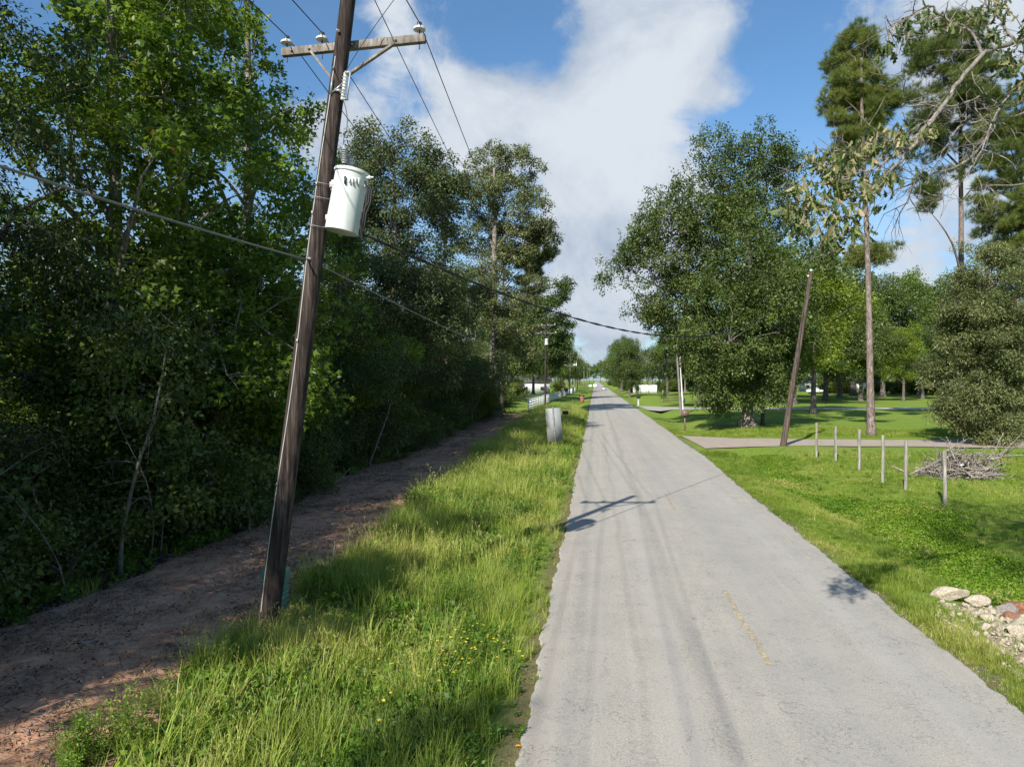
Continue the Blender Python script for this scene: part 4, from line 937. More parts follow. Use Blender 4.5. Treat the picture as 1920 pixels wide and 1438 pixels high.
# ------------------------------------------------------------------ mailboxes
def mailbox(loc, h, size, mats, label, rotz=0, lean=0.0, post=(.09, .09), door=True):
    e = empty('mailbox', loc, label, 'mailbox'); e.rotation_euler = (0, lean, rotz)
    w, L_, hh = size
    mb = MB(); mb.beam((0, 0, -.3), (0, 0, h), post[0], post[1], (0, 1, 0)); link('post', mb.me('post'), M[mats[0]], e)
    V = []; n_ = 10
    for yy_ in (-L_/2, L_/2):
        V += [(-w/2, yy_, h), (w/2, yy_, h)]+[(w/2*math.cos(a), yy_, h+hh-w/2+w/2*math.sin(a)) for a in np.linspace(0, math.pi, n_)]
    m_ = n_+2; F = [tuple(range(m_)), tuple(range(2*m_-1, m_-1, -1))]+[(i, i+m_, (i+1) % m_+m_, (i+1) % m_) for i in range(m_)]
    mb = MB(); mb.add(V, F); link('box', mb.me('box'), M[mats[1]], e)
    mb = MB(); mb.box((0, -L_/2-.012, h+hh*.45), (w*.92, .02, hh*.85)); link('door', mb.me('door'), M[mats[1]], e)
    mb = MB(); mb.box((w/2+.01, -.02, h+hh*.5), (.012, .04, .18)); mb.box((w/2+.01, .03, h+hh*.5+.08), (.012, .10, .05)); link('flag', mb.me('flag'), M[mats[2]], e)
    return e
g_ = G(1284, 802); mailbox(g_, 1.0, (.55, .6, .55), ('rust_box', 'rust_box', 'galv'), 'square brown mailbox on a dark post at the right road edge', rotz=R(90), post=(.12, .12))
g_ = G(1197, 760); mailbox(g_, 1.15, (.42, .6, .30), ('white_paint', 'black_paint', 'white_paint'), 'small dark mailbox on a stout white post at the far driveway', rotz=R(90), post=(.28, .28))
g_ = G(1059, 795); mailbox(Vector((g_.x, g_.y, gzf(g_.x, g_.y))), 1.25, (.26, .52, .30), ('arm_wood', 'black_paint', 'galv'), 'black mailbox on a leaning post behind the grey sign', rotz=R(100), lean=R(-14))
# ------------------------------------------------------------------ sign seen from the back
sb = G(1043, 846); sb.z = gzf(sb.x, sb.y)
e = empty('road_sign', sb, 'tall bare metal back of a road sign on a slim post in the verge grass', 'road sign'); e.rotation_euler = (R(2), R(-4.5), R(8))
mb = MB(); mb.box((0, .02, 1.72), (.86, .006, 1.92)); link('panel', mb.me('panel'), M['sign_back'], e)
mb = MB()
for dx in (-.032, .032): mb.box((dx, -.02, 1.25), (.006, .035, 3.0))
mb.box((0, -.002, 1.25), (.07, .006, 3.0)); link('post', mb.me('post'), plain('dull steel post', (.22,.23,.23), .7), e)
for i in range(7):
    mb = MB(); mb.lathe((0, -.012, 1.0+i*.24), (0, -1, 0), [(0, .018), (.008, .018), (.014, .008)], 8); link('bolt', mb.me('bolt'), M['white_paint'] if i % 3 else M['dark_steel'], e)
# ------------------------------------------------------------------ green pedestal
gp = G(500, 1165); gp.z = gzf(gp.x, gp.y); gp.y += .35
gp.x -= .02
e = empty('utility_pedestal', gp, 'pale green ribbed utility pedestal behind the leaning pole foot', 'pedestal')
def rounded(w, d_, z, n_=32, p_=3.2):
    return [(math.copysign(abs(math.cos(a))**(2/p_), math.cos(a))*w/2, math.copysign(abs(math.sin(a))**(2/p_), math.sin(a))*d_/2, z) for a in [2*math.pi*k/n_ for k in range(n_)]]
V = []; prof = [(-.1, 1), (.02, 1), (.05, 1.0)]
for i in range(7): z = .08+i*.085; prof += [(z, 1.0), (z+.03, 1.0), (z+.04, .955), (z+.065, .955), (z+.08, 1.0)]
for z, k in prof: V += rounded(.43*k, .36*k, z)
n_ = 32; F = [(i*n_+k, i*n_+(k+1) % n_, (i+1)*n_+(k+1) % n_, (i+1)*n_+k) for i in range(len(prof)-1) for k in range(n_)]
mb = MB(); mb.add(V, F); o = link('body', mb.me('body', True), M['green_plastic'], e); o.modifiers.new('w', 'EDGE_SPLIT').split_angle = R(40)
V = []; prof = [(.66, 1.06), (.80, 1.06), (.83, 1.02), (.86, .85), (.875, .5), (.88, .1)]
for z, k in prof: V += rounded(.45*k, .38*k, z)
F = [(i*n_+k, i*n_+(k+1) % n_, (i+1)*n_+(k+1) % n_, (i+1)*n_+k) for i in range(len(prof)-1) for k in range(n_)]+[tuple((len(prof)-1)*n_+k for k in range(n_))]
mb = MB(); mb.add(V, F); o = link('lid', mb.me('lid', True), M['green_plastic'], e); o.modifiers.new('w', 'EDGE_SPLIT').split_angle = R(40)
mb = MB(); mb.box((.185, -.185, .73), (.10, .02, .11)); link('warning_sticker', mb.me('warning_sticker'), M['orange'], e)
# ------------------------------------------------------------------ red barrel by the verge
g_ = G(1091, 754)
e = empty('barrel', g_, 'faded red barrel with dark rim standing in the left verge', 'barrel')
mb = MB(); mb.lathe((0, 0, 0), (0, 0, 1), [(-.02, .34), (.02, .36), (.35, .41), (.38, .425), (.41, .415), (.75, .44), (.78, .455), (.81, .445), (1.12, .46)], 24); link('body', mb.me('body', True), M['terracotta'], e)
mb = MB(); mb.lathe((0, 0, 1.12), (0, 0, 1), [(0, .48), (.10, .49), (.12, .46), (.06, .42)], 24); link('rim', mb.me('rim', True), M['dark_steel'], e)
# ------------------------------------------------------------------ blue barrel far on the right lawn
g_ = G(1772, 757)
e = empty('barrel', g_, 'bright blue drum by the bushy right-hand tree', 'barrel')
mb = MB(); mb.lathe((0, 0, .25), (0, 0, 1), [(0, .36), (.05, .42), (.45, .43), (.5, .46), (.55, .43), (1.0, .42), (1.1, .30), (1.13, .1)], 20); link('body', mb.me('body', True), M['blue'], e)
mb = MB(); mb.box((0, 0, .1), (.8, .8, .3)); link('stand', mb.me('stand'), M['white_paint'], e)
# ------------------------------------------------------------------ grey fence posts
def post_me(seed, h, w):
    rg = random.Random(seed); mb = MB(); V = []; lv = [-.4, 0, h*.3, h*.65, h]
    for z in lv:
        for k in range(10):
            a = 2*math.pi*k/10; r = w/2*(1.0+rg.uniform(-.07, .07)); V.append((math.cos(a)*r+.01*math.sin(z*3+seed), math.sin(a)*r, z+(rg.uniform(-.012, .012) if z == h else 0)))
    F = [(i*10+k, i*10+(k+1) % 10, (i+1)*10+(k+1) % 10, (i+1)*10+k) for i in range(4) for k in range(10)]+[tuple(40+k for k in range(10))]
    mb.add(V, F); return mb.me('fence_post', True)
plist = [(1771, 944, 1.72, 'nearest grey wooden fence post, before the brush pile'), (1698, 917, 1.82, 'grey wooden fence post just left of the brush pile'), (1655, 903, 1.86, 'third grey wooden post of the row, counted from the brush pile'),
         (1611, 880, 1.84, 'grey wooden post just left of the straight pine trunk'), (1567, 862, 1.72, 'grey wooden post with a weed climbing its foot'), (1531, 857, 1.82, 'farthest grey wooden fence post, next to the leaning brown pole')]
for i, (px, py, h, lab) in enumerate(plist):
    g_ = G(px, py); g_.z = gzf(g_.x, g_.y); me = post_me(i, h-g_.z, .125); me.materials.append(M['post_wood'])
    o = bpy.data.objects.new('fence_post', me); C.objects.link(o); o.location = g_; o.rotation_euler = (R((-.8, .6, 1, -.5, .8, .4)[i]), R((.5, -.6, .6, 0, -1.6, .5)[i]), i)
    tag(o, lab, 'fence post', 'row of old wooden fence posts'); ms = o.modifiers.new('w', 'EDGE_SPLIT'); ms.split_angle = R(50)
    mb = MB()
    for z in (.5, 1.0, 1.4): mb.tube([(.06, -.03, z), (.085, -.04, z+.01), (.07, .0, z-.03)], .006, 5)
    link('staple', mb.me('staple'), M['dark_steel'], o)
# ------------------------------------------------------------------ brush pile
bc = G(1798, 893); bc.z = gzf(bc.x, bc.y)
bp = empty('brush_pile', bc, 'heap of pale dead branches and twigs on the right lawn', 'brush pile')
rg = random.Random(21); smesh = []
for k in range(10):
    mb = MB(); L_ = 1.0; q = Vector((-.5, 0, 0)); pts = [q]; d_ = Vector((1, 0, 0))
    for j in range(4): d_ = (d_+Vector((0, rg.gauss(0, .22), rg.gauss(0, .22)))).normalized(); q = q+d_*.25; pts.append(q)
    r0 = .018; mb.tube(pts, [r0, r0*.9, r0*.75, r0*.55, r0*.3], 5)
    for j in (1, 2, 3):
        e_ = pts[j]+(d_+Vector((rg.uniform(-.5, .5), rg.gauss(0, .8), rg.gauss(0, .8)))).normalized()*rg.uniform(.15, .35)
        mb.tube([pts[j], e_], [r0*.5, r0*.15], 4)
    me = mb.me('stick', True); me.materials.append(M['stick_wood']); smesh.append(me)
def stick(loc, rot, s_, thick=1.0):
    o = bpy.data.objects.new('stick', rg.choice(smesh)); C.objects.link(o); o.parent = bp; o.location = loc; o.rotation_euler = rot; o.scale = (s_, s_*thick, s_*thick); return o
for k in range(285):
    a = rg.uniform(0, 6.28); q = rg.uniform(0, 1)**.6; x = math.cos(a)*q*1.55; y = math.sin(a)*q*1.1; top = .95*(1-q**1.6)
    z = rg.uniform(.03, max(.06, top*1.3)); s_ = rg.uniform(.4, 1.35)
    stick((x, y, z), (rg.gauss(0, .5), rg.gauss(0, .38), rg.uniform(0, 6.28)), s_, rg.uniform(.7, 2.0)/max(.6, s_))
for k, (x, z, an, s_) in enumerate(((1.15, 1.0, -1.1, 1.7), (1.35, 1.15, -1.3, 1.9), (.95, .8, -.9, 1.4), (1.6, 1.0, -.75, 1.6), (1.45, 1.25, -1.7, 1.5), (.7, .9, -1.5, 1.3), (-1.75, .3, .12, 2.0), (-1.4, .2, -.2, 1.6), (-.3, .95, -1.9, 1.4), (.05, 1.0, -1.2, 1.2), (1.8, 1.3, -1.0, 1.2), (1.9, .9, -.3, 1.8), (-.55, .8, -2.2, 1.2))):
    stick((x, rg.uniform(-.3, .3), z), (rg.gauss(0, .4), an, rg.gauss(0, .3)), s_, 1.3)
def rock_mesh(seed, mat, sub=2, sq=(.8, .7, .5), name='rock'):
    import bmesh
    bm = bmesh.new(); bmesh.ops.create_icosphere(bm, subdivisions=sub, radius=1); rr = np.random.default_rng(seed)
    pl = rr.normal(size=(9, 3)); pl /= np.linalg.norm(pl, axis=1, keepdims=True); dd = rr.uniform(.42, .82, 9)
    for v in bm.verts:
        p_ = np.array(v.co)
        for n3, d3 in zip(pl, dd):
            t = p_@n3-d3
            if t > 0: p_ = p_-n3*t
        v.co = Vector(p_*np.array(sq)*(1+rr.uniform(-.03, .03)))
    me = bpy.data.meshes.new(name); bm.to_mesh(me); bm.free(); me.materials.append(M[mat]); return me
for k, (x, y, z, s_) in enumerate(((-.15, -.55, .55, .09), (-.1, -.95, .22, .10), (.3, -.7, .4, .05))):
    o = link('plastic_scrap', rock_mesh(200+k, 'white_paint', 2, (1, .6, .6)), parent=bp, loc=(x, y, z)); o.scale = (s_,)*3
# ------------------------------------------------------------------ limestone rocks at the ditch crossing
rk = [(1781, 1108, .36, 'rock', 'longest pale limestone block at the left end of the rubble'), (1832, 1112, .26, 'rock', 'pale rounded limestone block between the long block and the clay boulder'),
      (1833, 1151, .15, 'rock', 'small upright limestone chunk beside its twin below the rubble ridge'), (1850, 1158, .18, 'rock', 'angular cream limestone chunk in the middle of the rubble'),
      (1858, 1137, .17, 'rock', 'limestone piece touching the left side of the clay boulder'), (1912, 1162, .26, 'rock', 'upright limestone block at the photo edge'),
      (1905, 1189, .24, 'rock', 'flat pale limestone slab lowest in the rubble'), (1849, 1178, .13, 'rock', 'lowest small limestone lump left of the flat slab'),
      (1900, 1122, .33, 'clay_rock', 'rust-red clay boulder at the culvert end'), (1882, 1124, .30, 'concrete_pipe', 'rounded grey stone leaning on the red clay boulder'),
      (1893, 1146, .24, 'clay_rock', 'crumbling red clay lump below the red boulder'), (1874, 1165, .10, 'rock', None), (1866, 1150, .09, 'rock', None), (1840, 1132, .09, 'rock', None), (1822, 1131, .08, 'rock', None), (1880, 1176, .09, 'rock', None), (1812, 1124, .08, 'rock', None), (1868, 1129, .10, 'rock', None), (1890, 1170, .08, 'rock', None)]
for i, (px, py, s_, mt, lab) in enumerate(rk):
    g_ = G(px, py); o = link('limestone_rock' if mt == 'rock' else 'boulder', rock_mesh(300+i, mt, 3, (1, .62, .5) if i < 2 else (.8, .65, .6)))
    o.location = (g_.x, g_.y, gzf(g_.x, g_.y)+s_*.22+.03); o.scale = (s_,)*3; o.rotation_euler = (rg.gauss(0, .2), rg.gauss(0, .2), rg.uniform(-.5, .5))
    tag(o, lab or 'fist-sized limestone lump among the larger rubble blocks', 'rock', 'limestone rubble at the ditch crossing')
# ------------------------------------------------------------------ white board fence
def board_me(L_, w, h):
    mb = MB(); mb.box((0, 0, 0), (w, L_, h)); me = mb.me('rail'); me.materials.append(M['white_fence']); return me
def fence(A, B, bays, label, rails=4, h=1.42):
    A, B = Vector(A), Vector(B); e = empty('board_fence', A, label, 'fence'); dv = B-A; L_ = dv.length/bays; ang = math.atan2(dv.y, dv.x)-PI/2
    mb = MB(); mb.box((0, 0, h/2-.15), (.13, .13, h+.3)); mb.box((0, 0, h+.02), (.16, .16, .04)); pm = mb.me('fence_post'); pm.materials.append(M['white_fence']); rm = board_me(L_-.02, .035, .15)
    for i in range(bays+1):
        q = dv*i/bays; o = bpy.data.objects.new('post', pm); C.objects.link(o); o.parent = e; o.location = (q.x, q.y, 0); o.rotation_euler.z = ang
        if i < bays:
            for k in range(rails):
                m_ = dv*(i+.5)/bays; o = bpy.data.objects.new('rail', rm); C.objects.link(o); o.parent = e
                o.location = (m_.x+math.cos(ang)*.084, m_.y+math.sin(ang)*.084, .25+k*(h-.38)/(rails-1)); o.rotation_euler.z = ang
    return e
f0, f1 = G(990, 769), G(1076, 736)
fence((f0.x, f0.y, 0), (f1.x, f1.y+12, 0), 52, 'white board fence with four rails running along the left verge')
fence((f0.x-.3, f0.y+34, 0), (f0.x-36, f0.y+48, 0), 15, 'second white board fence running back into the trees')
# ------------------------------------------------------------------ old wooden gate
ga, gb = G(1243, 755), G(1277, 753)
e = empty('wooden_gate', ga, 'old wooden gate between two vine-grown posts on the right lawn', 'gate'); dv = gb-ga
for t in (0, 1.0):
    mb = MB(); q = dv*t; mb.beam((q.x, q.y, -.2), (q.x, q.y, 2.25-.6*t), .2, .2, (0, 1, 0)); link('post', mb.me('post'), M['post_wood'], e)
for z in (.35, .75, 1.15, 1.5):
    mb = MB(); mb.beam((0, -.02, z), (dv.x, dv.y-.02, z-.03), .05, .14); link('rail', mb.me('rail'), M['arm_wood'], e)
vm, _, _ = foliage('vine', 71, [((.1, 0, 1.7), (.5, .4, .6)), ((.1, 0, .8), (.4, .4, .6))], 900, .3, .14, TPL_OAK, 'lime'); tag(link('vine', vm, parent=e), kind='stuff')
# ------------------------------------------------------------------ white sheet-metal fence and buildings
def panel_fence(A, B, n_, h, label, mat='white_fence'):
    e = empty('metal_fence', A, label, 'fence'); dv = B-A
    for i in range(n_):
        a = dv*i/n_; b_ = dv*(i+1)/n_; mb = MB(); m_ = 14
        V = []
        for j in range(m_+1):
            q = a.lerp(b_, .01+.98*j/m_); off = .05*(j % 2)
            V += [(q.x, q.y-off, .1), (q.x, q.y-off, h)]
        mb.add(V, [(2*j, 2*j+2, 2*j+3, 2*j+1) for j in range(m_)]); o = link('sheet_panel', mb.me('sheet_panel'), M[mat], e); so = o.modifiers.new('t', 'SOLIDIFY'); so.thickness = .01
    for i in range(n_+1):
        q = dv*i/n_; mb = MB(); mb.box((q.x, q.y-.12, h/2), (.12, .1, h+.1)); link('post', mb.me('post'), M['dark_steel'], e)
    return e
pa, pb_ = P(1187, 0, 205), P(1233, 0, 203); pa.z = 0; pb_.z = 0
panel_fence(pa, pb_, 3, 2.5, 'white sheet-metal fence in three panels beyond the lawn')
pa, pb_ = P(1300, 0, 235), P(1345, 0, 240); pa.z = 0; pb_.z = 0
panel_fence(pa, pb_, 4, 2.2, 'white sheet fence glimpsed behind the big oak')
def house(x, y, L_, dpt, h, label, wall='white_paint', rot=0.0, wins=4, roofh=2.0):
    e = empty('house', (x, y, 0), label, 'house'); e.rotation_euler.z = rot
    mb = MB(); mb.box((0, 0, h/2), (L_, dpt, h)); link('wall', mb.me('wall'), M[wall], e)
    mb = MB(); a = .5; V = [(-L_/2-a, -dpt/2-a, h), (L_/2+a, -dpt/2-a, h), (L_/2+a, dpt/2+a, h), (-L_/2-a, dpt/2+a, h), (-L_/2-a, 0, h+roofh), (L_/2+a, 0, h+roofh)]
    mb.add(V, [(0, 1, 5, 4), (2, 3, 4, 5), (0, 4, 3), (1, 2, 5), (3, 2, 1, 0)]); link('roof', mb.me('roof'), M['roof'], e)
    for i in range(wins):
        wx = -L_/2+L_*(i+.5)/wins; mb = MB(); mb.box((wx, -dpt/2-.03, h*.52), (1.1, .06, 1.1)); w_ = link('window', mb.me('window'), M['white_fence'], e)
        mb = MB(); mb.box((wx, -dpt/2-.065, h*.52), (.95, .02, .95)); link('pane', mb.me('pane'), M['glass_dark'], w_)
    mb = MB(); mb.box((L_*.07, -dpt/2-.03, 1.05), (1.0, .06, 2.1)); link('door', mb.me('door'), M['rust_box'], e)
    return e
q = P(1585, 0, 240); house(q.x, q.y, 30, 9, 3.2, 'long low white house beyond the lawn trees', rot=-R(5), wins=7)
q = P(955, 0, 190); house(q.x, q.y, 22, 10, 3.4, 'white house behind the white board fence', rot=R(8), wins=5)
# ------------------------------------------------------------------ vehicles far off
def car(loc, rotz, mat, label, cat='car', kind='car'):
    e = empty('parked_truck' if kind == 'truck' else 'car', loc, label, cat); e.rotation_euler.z = rotz
    if kind == 'car': prof = [(-2.2, .45), (-2.2, .85), (-2.0, 1.0), (-1.45, 1.05), (-.95, 1.45), (.45, 1.48), (1.15, 1.02), (2.05, .85), (2.2, .6), (2.2, .35), (-2.1, .35)]
    else: prof = [(-2.8, .55), (-2.8, 1.15), (-.7, 1.15), (-.6, 1.85), (.75, 1.88), (1.35, 1.25), (2.6, 1.12), (2.75, .8), (2.75, .5), (-2.75, .5)]
    V = []; n_ = len(prof)
    for x in (-.88, .88): V += [(x*(.86 if z > 1.25 else 1), y, z) for y, z in prof]
    mb = MB(); mb.add(V, [tuple(range(n_)), tuple(range(2*n_-1, n_-1, -1))]+[(i, i+n_, (i+1) % n_+n_, (i+1) % n_) for i in range(n_)]); link('body', mb.me('body'), M[mat], e)
    zt = 1.24 if kind == 'car' else 1.55
    mb = MB(); mb.box((0, -1.23 if kind == 'car' else -.67, zt), (1.35, .06, .34), Euler((R(-42 if kind == 'car' else -8), 0, 0)).to_matrix()); link('rear_window', mb.me('rear_window'), M['glass_dark'], e)
    for s_ in (-1, 1):
        mb = MB(); mb.box((s_*.80, -.2 if kind == 'car' else .1, zt+.01), (.05, 1.3 if kind == 'car' else 1.1, .32)); link('side_window', mb.me('side_window'), M['glass_dark'], e)
        mb = MB(); mb.box((s_*.7, prof[0][0]-.015, .85), (.28, .03, .16)); link('tail_light', mb.me('tail_light'), M['red_light'], e)
        for yy_ in (-1.35, 1.35):
            mb = MB(); mb.lathe((s_*.90, yy_*(1.2 if kind != 'car' else 1), .33), (-s_, 0, 0), [(0, .1), (0, .33), (.22, .33)], 16); w_ = link('wheel', mb.me('wheel'), M['tyre'], e)
    return e
car((3.3, 262, .06), 0, 'silver_car', 'silver car driving in the right lane far down the road')
car((-.2+.1, 345, .06), PI, 'white_car', 'white pickup coming up the left lane far away', 'pickup', 'truck')
car((-2.6, 372, .02), PI, 'white_car', 'second white vehicle pulled over behind the white pickup')
q = P(1532, 0, 200); car((q.x, q.y, 0), R(88), 'white_car', 'white pickup parked beside the long white house', 'pickup', 'truck')
# ------------------------------------------------------------------ overhanging oak limb on the upper right
ok = empty('oak_tree', (9.5, 4.2, gzf(9.5, 4.2)), 'oak whose half-bare limb with drooping leaves hangs in over the road', 'tree')
trunk = MB(); tips = []; rg = random.Random(31)
def px_line(L_): return [P(*t) for t in L_]
def smooth(pts, k=4):
    out = []
    for i in range(len(pts)-1):
        p0, p1, p2, p3 = pts[max(i-1, 0)], pts[i], pts[i+1], pts[min(i+2, len(pts)-1)]
        for j in range(k):
            t = j/k; out.append(.5*((2*p1)+(p2-p0)*t+(2*p0-5*p1+4*p2-p3)*t*t+(3*p1-p0-3*p2+p3)*t**3))
    out.append(pts[-1]); return out
def limb(L_, r0, r1, twigs=10, tl=.5):
    pts = smooth(px_line(L_)); n_ = len(pts)
    pts = [p+Vector((rg.gauss(0, .008), rg.gauss(0, .008), rg.gauss(0, .008))) for p in pts]
    trunk.tube(pts, [r0+(r1-r0)*i/(n_-1) for i in range(n_)], 8)
    for _ in range(twigs):
        i = rg.randrange(1, n_-1); twig(pts[i], (pts[i+1]-pts[i]).normalized(), tl*rg.uniform(.5, 1.2), .006, 2)
    return pts
def twig(a, d, L_, r, lv):
    d = (d*.6+Vector((rg.gauss(0, .7), rg.gauss(0, .7), rg.gauss(-.1, .7)))).normalized(); pts = [a]; q = a
    for j in range(4):
        d = (d+Vector((rg.gauss(0, .22), rg.gauss(0, .22), rg.gauss(-.03, .22)))).normalized(); q = q+d*L_/4; pts.append(q)
    trunk.tube(pts, [r, r*.85, r*.7, r*.5, r*.3], 4, caps=False)
    if lv:
        for _ in range(2): j = rg.randrange(1, 4); twig(pts[j], d, L_*.55, r*.6, lv-1)
    tips.append(pts[-1])
limb([(2250, 10, 7.8), (2080, 60, 7.6), (1990, 70, 7.4), (1900, 80, 7.3), (1845, 105, 7.2), (1800, 150, 7.1), (1765, 205, 7.0), (1735, 240, 6.9), (1700, 275, 6.85), (1650, 310, 6.75), (1590, 330, 6.65), (1530, 345, 6.5)], .036, .005, 16)
limb([(1765, 205, 7.0), (1730, 245, 6.9), (1700, 290, 6.8), (1660, 330, 6.7), (1620, 370, 6.6), (1580, 410, 6.5), (1545, 440, 6.4)], .022, .005, 12)
limb([(1700, 280, 6.9), (1650, 300, 7), (1590, 285, 7.1), (1540, 280, 7.1), (1525, 265, 7.1)], .012, .004, 8)
limb([(1845, 105, 7.2), (1820, 60, 7.3), (1780, 40, 7.3), (1740, 12, 7.3), (1700, 35, 7.2), (1655, 55, 7.1)], .018, .004, 12, .4)
limb([(1740, 12, 7.3), (1690, 40, 7.0), (1665, 60, 6.9)], .007, .003, 6, .35)
limb([(1990, 70, 7.4), (1940, 150, 7.6), (1890, 180, 7.7), (1850, 260, 7.7), (1800, 310, 7.6), (1740, 330, 7.6), (1712, 350, 7.5), (1700, 385, 7.5)], .024, .004, 16, .6)
limb([(1900, 170, 7.7), (1870, 210, 7.6), (1840, 280, 7.5), (1815, 330, 7.5)], .014, .004, 10, .6)
limb([(2000, 200, 7.9), (1920, 215, 7.8), (1860, 225, 7.7), (1800, 240, 7.7), (1760, 300, 7.7), (1735, 350, 7.7)], .016, .004, 14, .6)
limb([(2010, 340, 8.2), (1920, 345, 8.0), (1850, 350, 8.0), (1810, 355, 8.0)], .012, .004, 6, .4)
limb([(1835, 180, 7.3), (1790, 200, 7.4), (1740, 190, 7.4), (1700, 200, 7.4), (1690, 150, 7.4)], .012, .003, 10, .5)
limb([(1900, 80, 7.3), (1880, 40, 7.4), (1850, 10, 7.4), (1835, -30, 7.4)], .016, .005, 8, .4)
limb([(1620, 370, 6.6), (1590, 430, 6.5), (1560, 480, 6.45)], .008, .003, 5, .3)
# the out-of-frame stem that carries it
T0 = Vector((9.5, 4.2, 0)); j0 = P(2250, 10, 7.8)
trunk.tube([T0-Vector((0, 0, .3)), T0+Vector((0, 0, .4)), T0+Vector((.1, .1, 3)), T0+Vector((-.1, .4, 5.5)), T0+Vector((.2, .6, 9)), T0+Vector((.1, .5, 12))], [.42, .30, .26, .22, .13, .04], 14)
for q_ in ((7.5, 6.5, 11), (6, 8, 11.6), (8.8, 9, 10.5), (10, 6.2, 10), (4.9, 5.2, 11.6), (5.6, 3.2, 10.6), (11.5, 9.5, 9.5)): trunk.tube([T0+Vector((-.1, .4, 6.5)), T0.lerp(Vector(q_), .5)+Vector((0, 0, 4.2)), Vector(q_)], [.10, .06, .02], 7)
trunk.tube([T0+Vector((-.1, .35, 5.2)), (T0+Vector((0, .4, 5.2))).lerp(j0, .5)+Vector((0, 0, .3)), j0], [.12, .09, .062], 10)
o = trunk.build('trunk', M['bark_twig'], ok, True)
lob = [(0,0,0), (.05,.18,.01), (.17,.24,.05), (.09,.38,.02), (.26,.50,.04), (.11,.62,.0), (.20,.78,.0), (.06,.86,-.03), (0,1,-.08)]
Vl = [(x*1.0, y, z) for x, y, z in lob]+[(-x, y*1.0, z) for x, y, z in lob[1:-1]]
lm = []
for k in range(5):
    rr = random.Random(k); V = []
    cur = rr.uniform(.1, .55); tw = rr.uniform(-.4, .4)
    for x, y, z in Vl: V.append((x*(1-.3*cur), y, z-cur*y*y*.5+abs(x)*cur*1.1+x*tw*y))
    n_ = len(lob); left = [tuple(range(n_))]; right = [tuple([0]+[n_+i for i in range(n_-2)]+[n_-1])[::-1]]
    lm.append((np.array(V), left+right))
leaf_me = []
for k in range(15):
    V, F = lm[k % 5]; me = mesh('leaf', V, [np.array(f)[None] for f in F], False, np.full(len(V), (k+.5)/15)); me.materials.append(M['oakleaf']); leaf_me.append(me)
cl = [(1560,320,48,6.7), (1600,285,42,7.0), (1640,270,38,7.0), (1690,250,42,6.9), (1520,375,42,6.5), (1565,400,45,6.5), (1620,360,48,6.6), (1480,395,28,6.45), (1560,450,32,6.4), (1660,330,36,6.8), (1600,430,30,6.5), (1530,300,26,7.0),
      (1665,85,18,7.0), (1700,45,30,7.2), (1742,30,30,7.3), (1700,80,20,7.2), (1860,60,38,7.4), (1895,110,36,7.4), (1835,25,26,7.4), (1915,160,26,7.6), (1650,100,12,7.1), (1855,230,14,7.7), (1740,240,26,6.9), (1730,320,18,7.5), (1870,10,30,7.4), (1920,60,30,7.4), (1500,420,26,6.45), (1580,350,50,6.6), (1790,40,18,7.3), (1495,350,22,6.5)]
wts = [c[2]**1.5 for c in cl]; rg = random.Random(33); rest = MB(); vrest = []
for c in cl:
    q = P(c[0], c[1], c[3])
    for _ in range(3 if c[2] > 30 else 2):
        e_ = P(c[0]+rg.gauss(0, .6)*c[2], c[1]+rg.gauss(0, .6)*c[2], c[3]+rg.uniform(-.2, .2)); tw_ = MB(); m_ = q.lerp(e_, .5)+Vector((0, 0, .04)); rest.tube([q, m_, e_], [.006, .004, .002], 4, caps=False); vrest += [.75]*12
for k in range(1500):
    c = rg.choices(cl, wts)[0]; a = rg.uniform(0, 6.28); q = abs(rg.gauss(0, .55)); q = min(q, 1.3)
    p_ = P(c[0]+math.cos(a)*q*c[2], c[1]+math.sin(a)*q*c[2]*.9, c[3]+rg.uniform(-.35, .35))
    s_ = rg.uniform(.06, .13); dirv = Vector((rg.gauss(0, .5), rg.gauss(0, .5), -1+rg.gauss(0, .45))).normalized()
    hi = c[1] < 130
    u = rg.random(); v_ = (rg.uniform(0, .5) if u < (.7 if hi else .36) else rg.uniform(.4, .68) if u < .62 else rg.uniform(.7, 1))
    qt = dirv.to_track_quat('Y', 'Z') @ Euler((0, rg.uniform(0, 6.28), 0)).to_quaternion()
    me = leaf_me[min(14, int(v_*15))]
    if k < 300:
        o = bpy.data.objects.new('leaf', me); C.objects.link(o); o.parent = ok; o.matrix_parent_inverse = Matrix.Translation(-ok.location)
        o.location = p_; o.rotation_mode = 'QUATERNION'; o.rotation_quaternion = qt; o.scale = (s_,)*3
    else:
        V, F = lm[k % 5]; Mx = np.array(qt.to_matrix()); rest.add(V@Mx.T*s_+np.array(p_), F); vrest += [v_]*len(V)
me = mesh('leaves', np.concatenate(rest.v), [np.array(f) for f in rest.f.values()], False, vrest); me.materials.append(M['oakleaf'])
o = link('leaves', me); build_at(ok, o); tag(o, kind='stuff')
cm, cc, _ = foliage('crown_over', 61, [((7.5, 6.5, 11), (1.8, 1.8, 1.1)), ((6, 8, 11.6), (1.6, 1.8, 1)), ((8.8, 9, 10.5), (2, 1.8, 1.1)), ((10, 6.2, 10), (2.0, 2.2, 1.2)), ((7, 4.2, 12), (1.7, 1.7, 1)), ((4.9, 5.2, 11.6), (1.3, 1.4, .8)), ((5.6, 3.2, 10.6), (1.4, 1.5, .9)), ((11.5, 9.5, 9.5), (2, 2, 1.2))], 17000, .6, .14, TPL_LONG, 'oak')
o = link('crown', cm); build_at(ok, o)

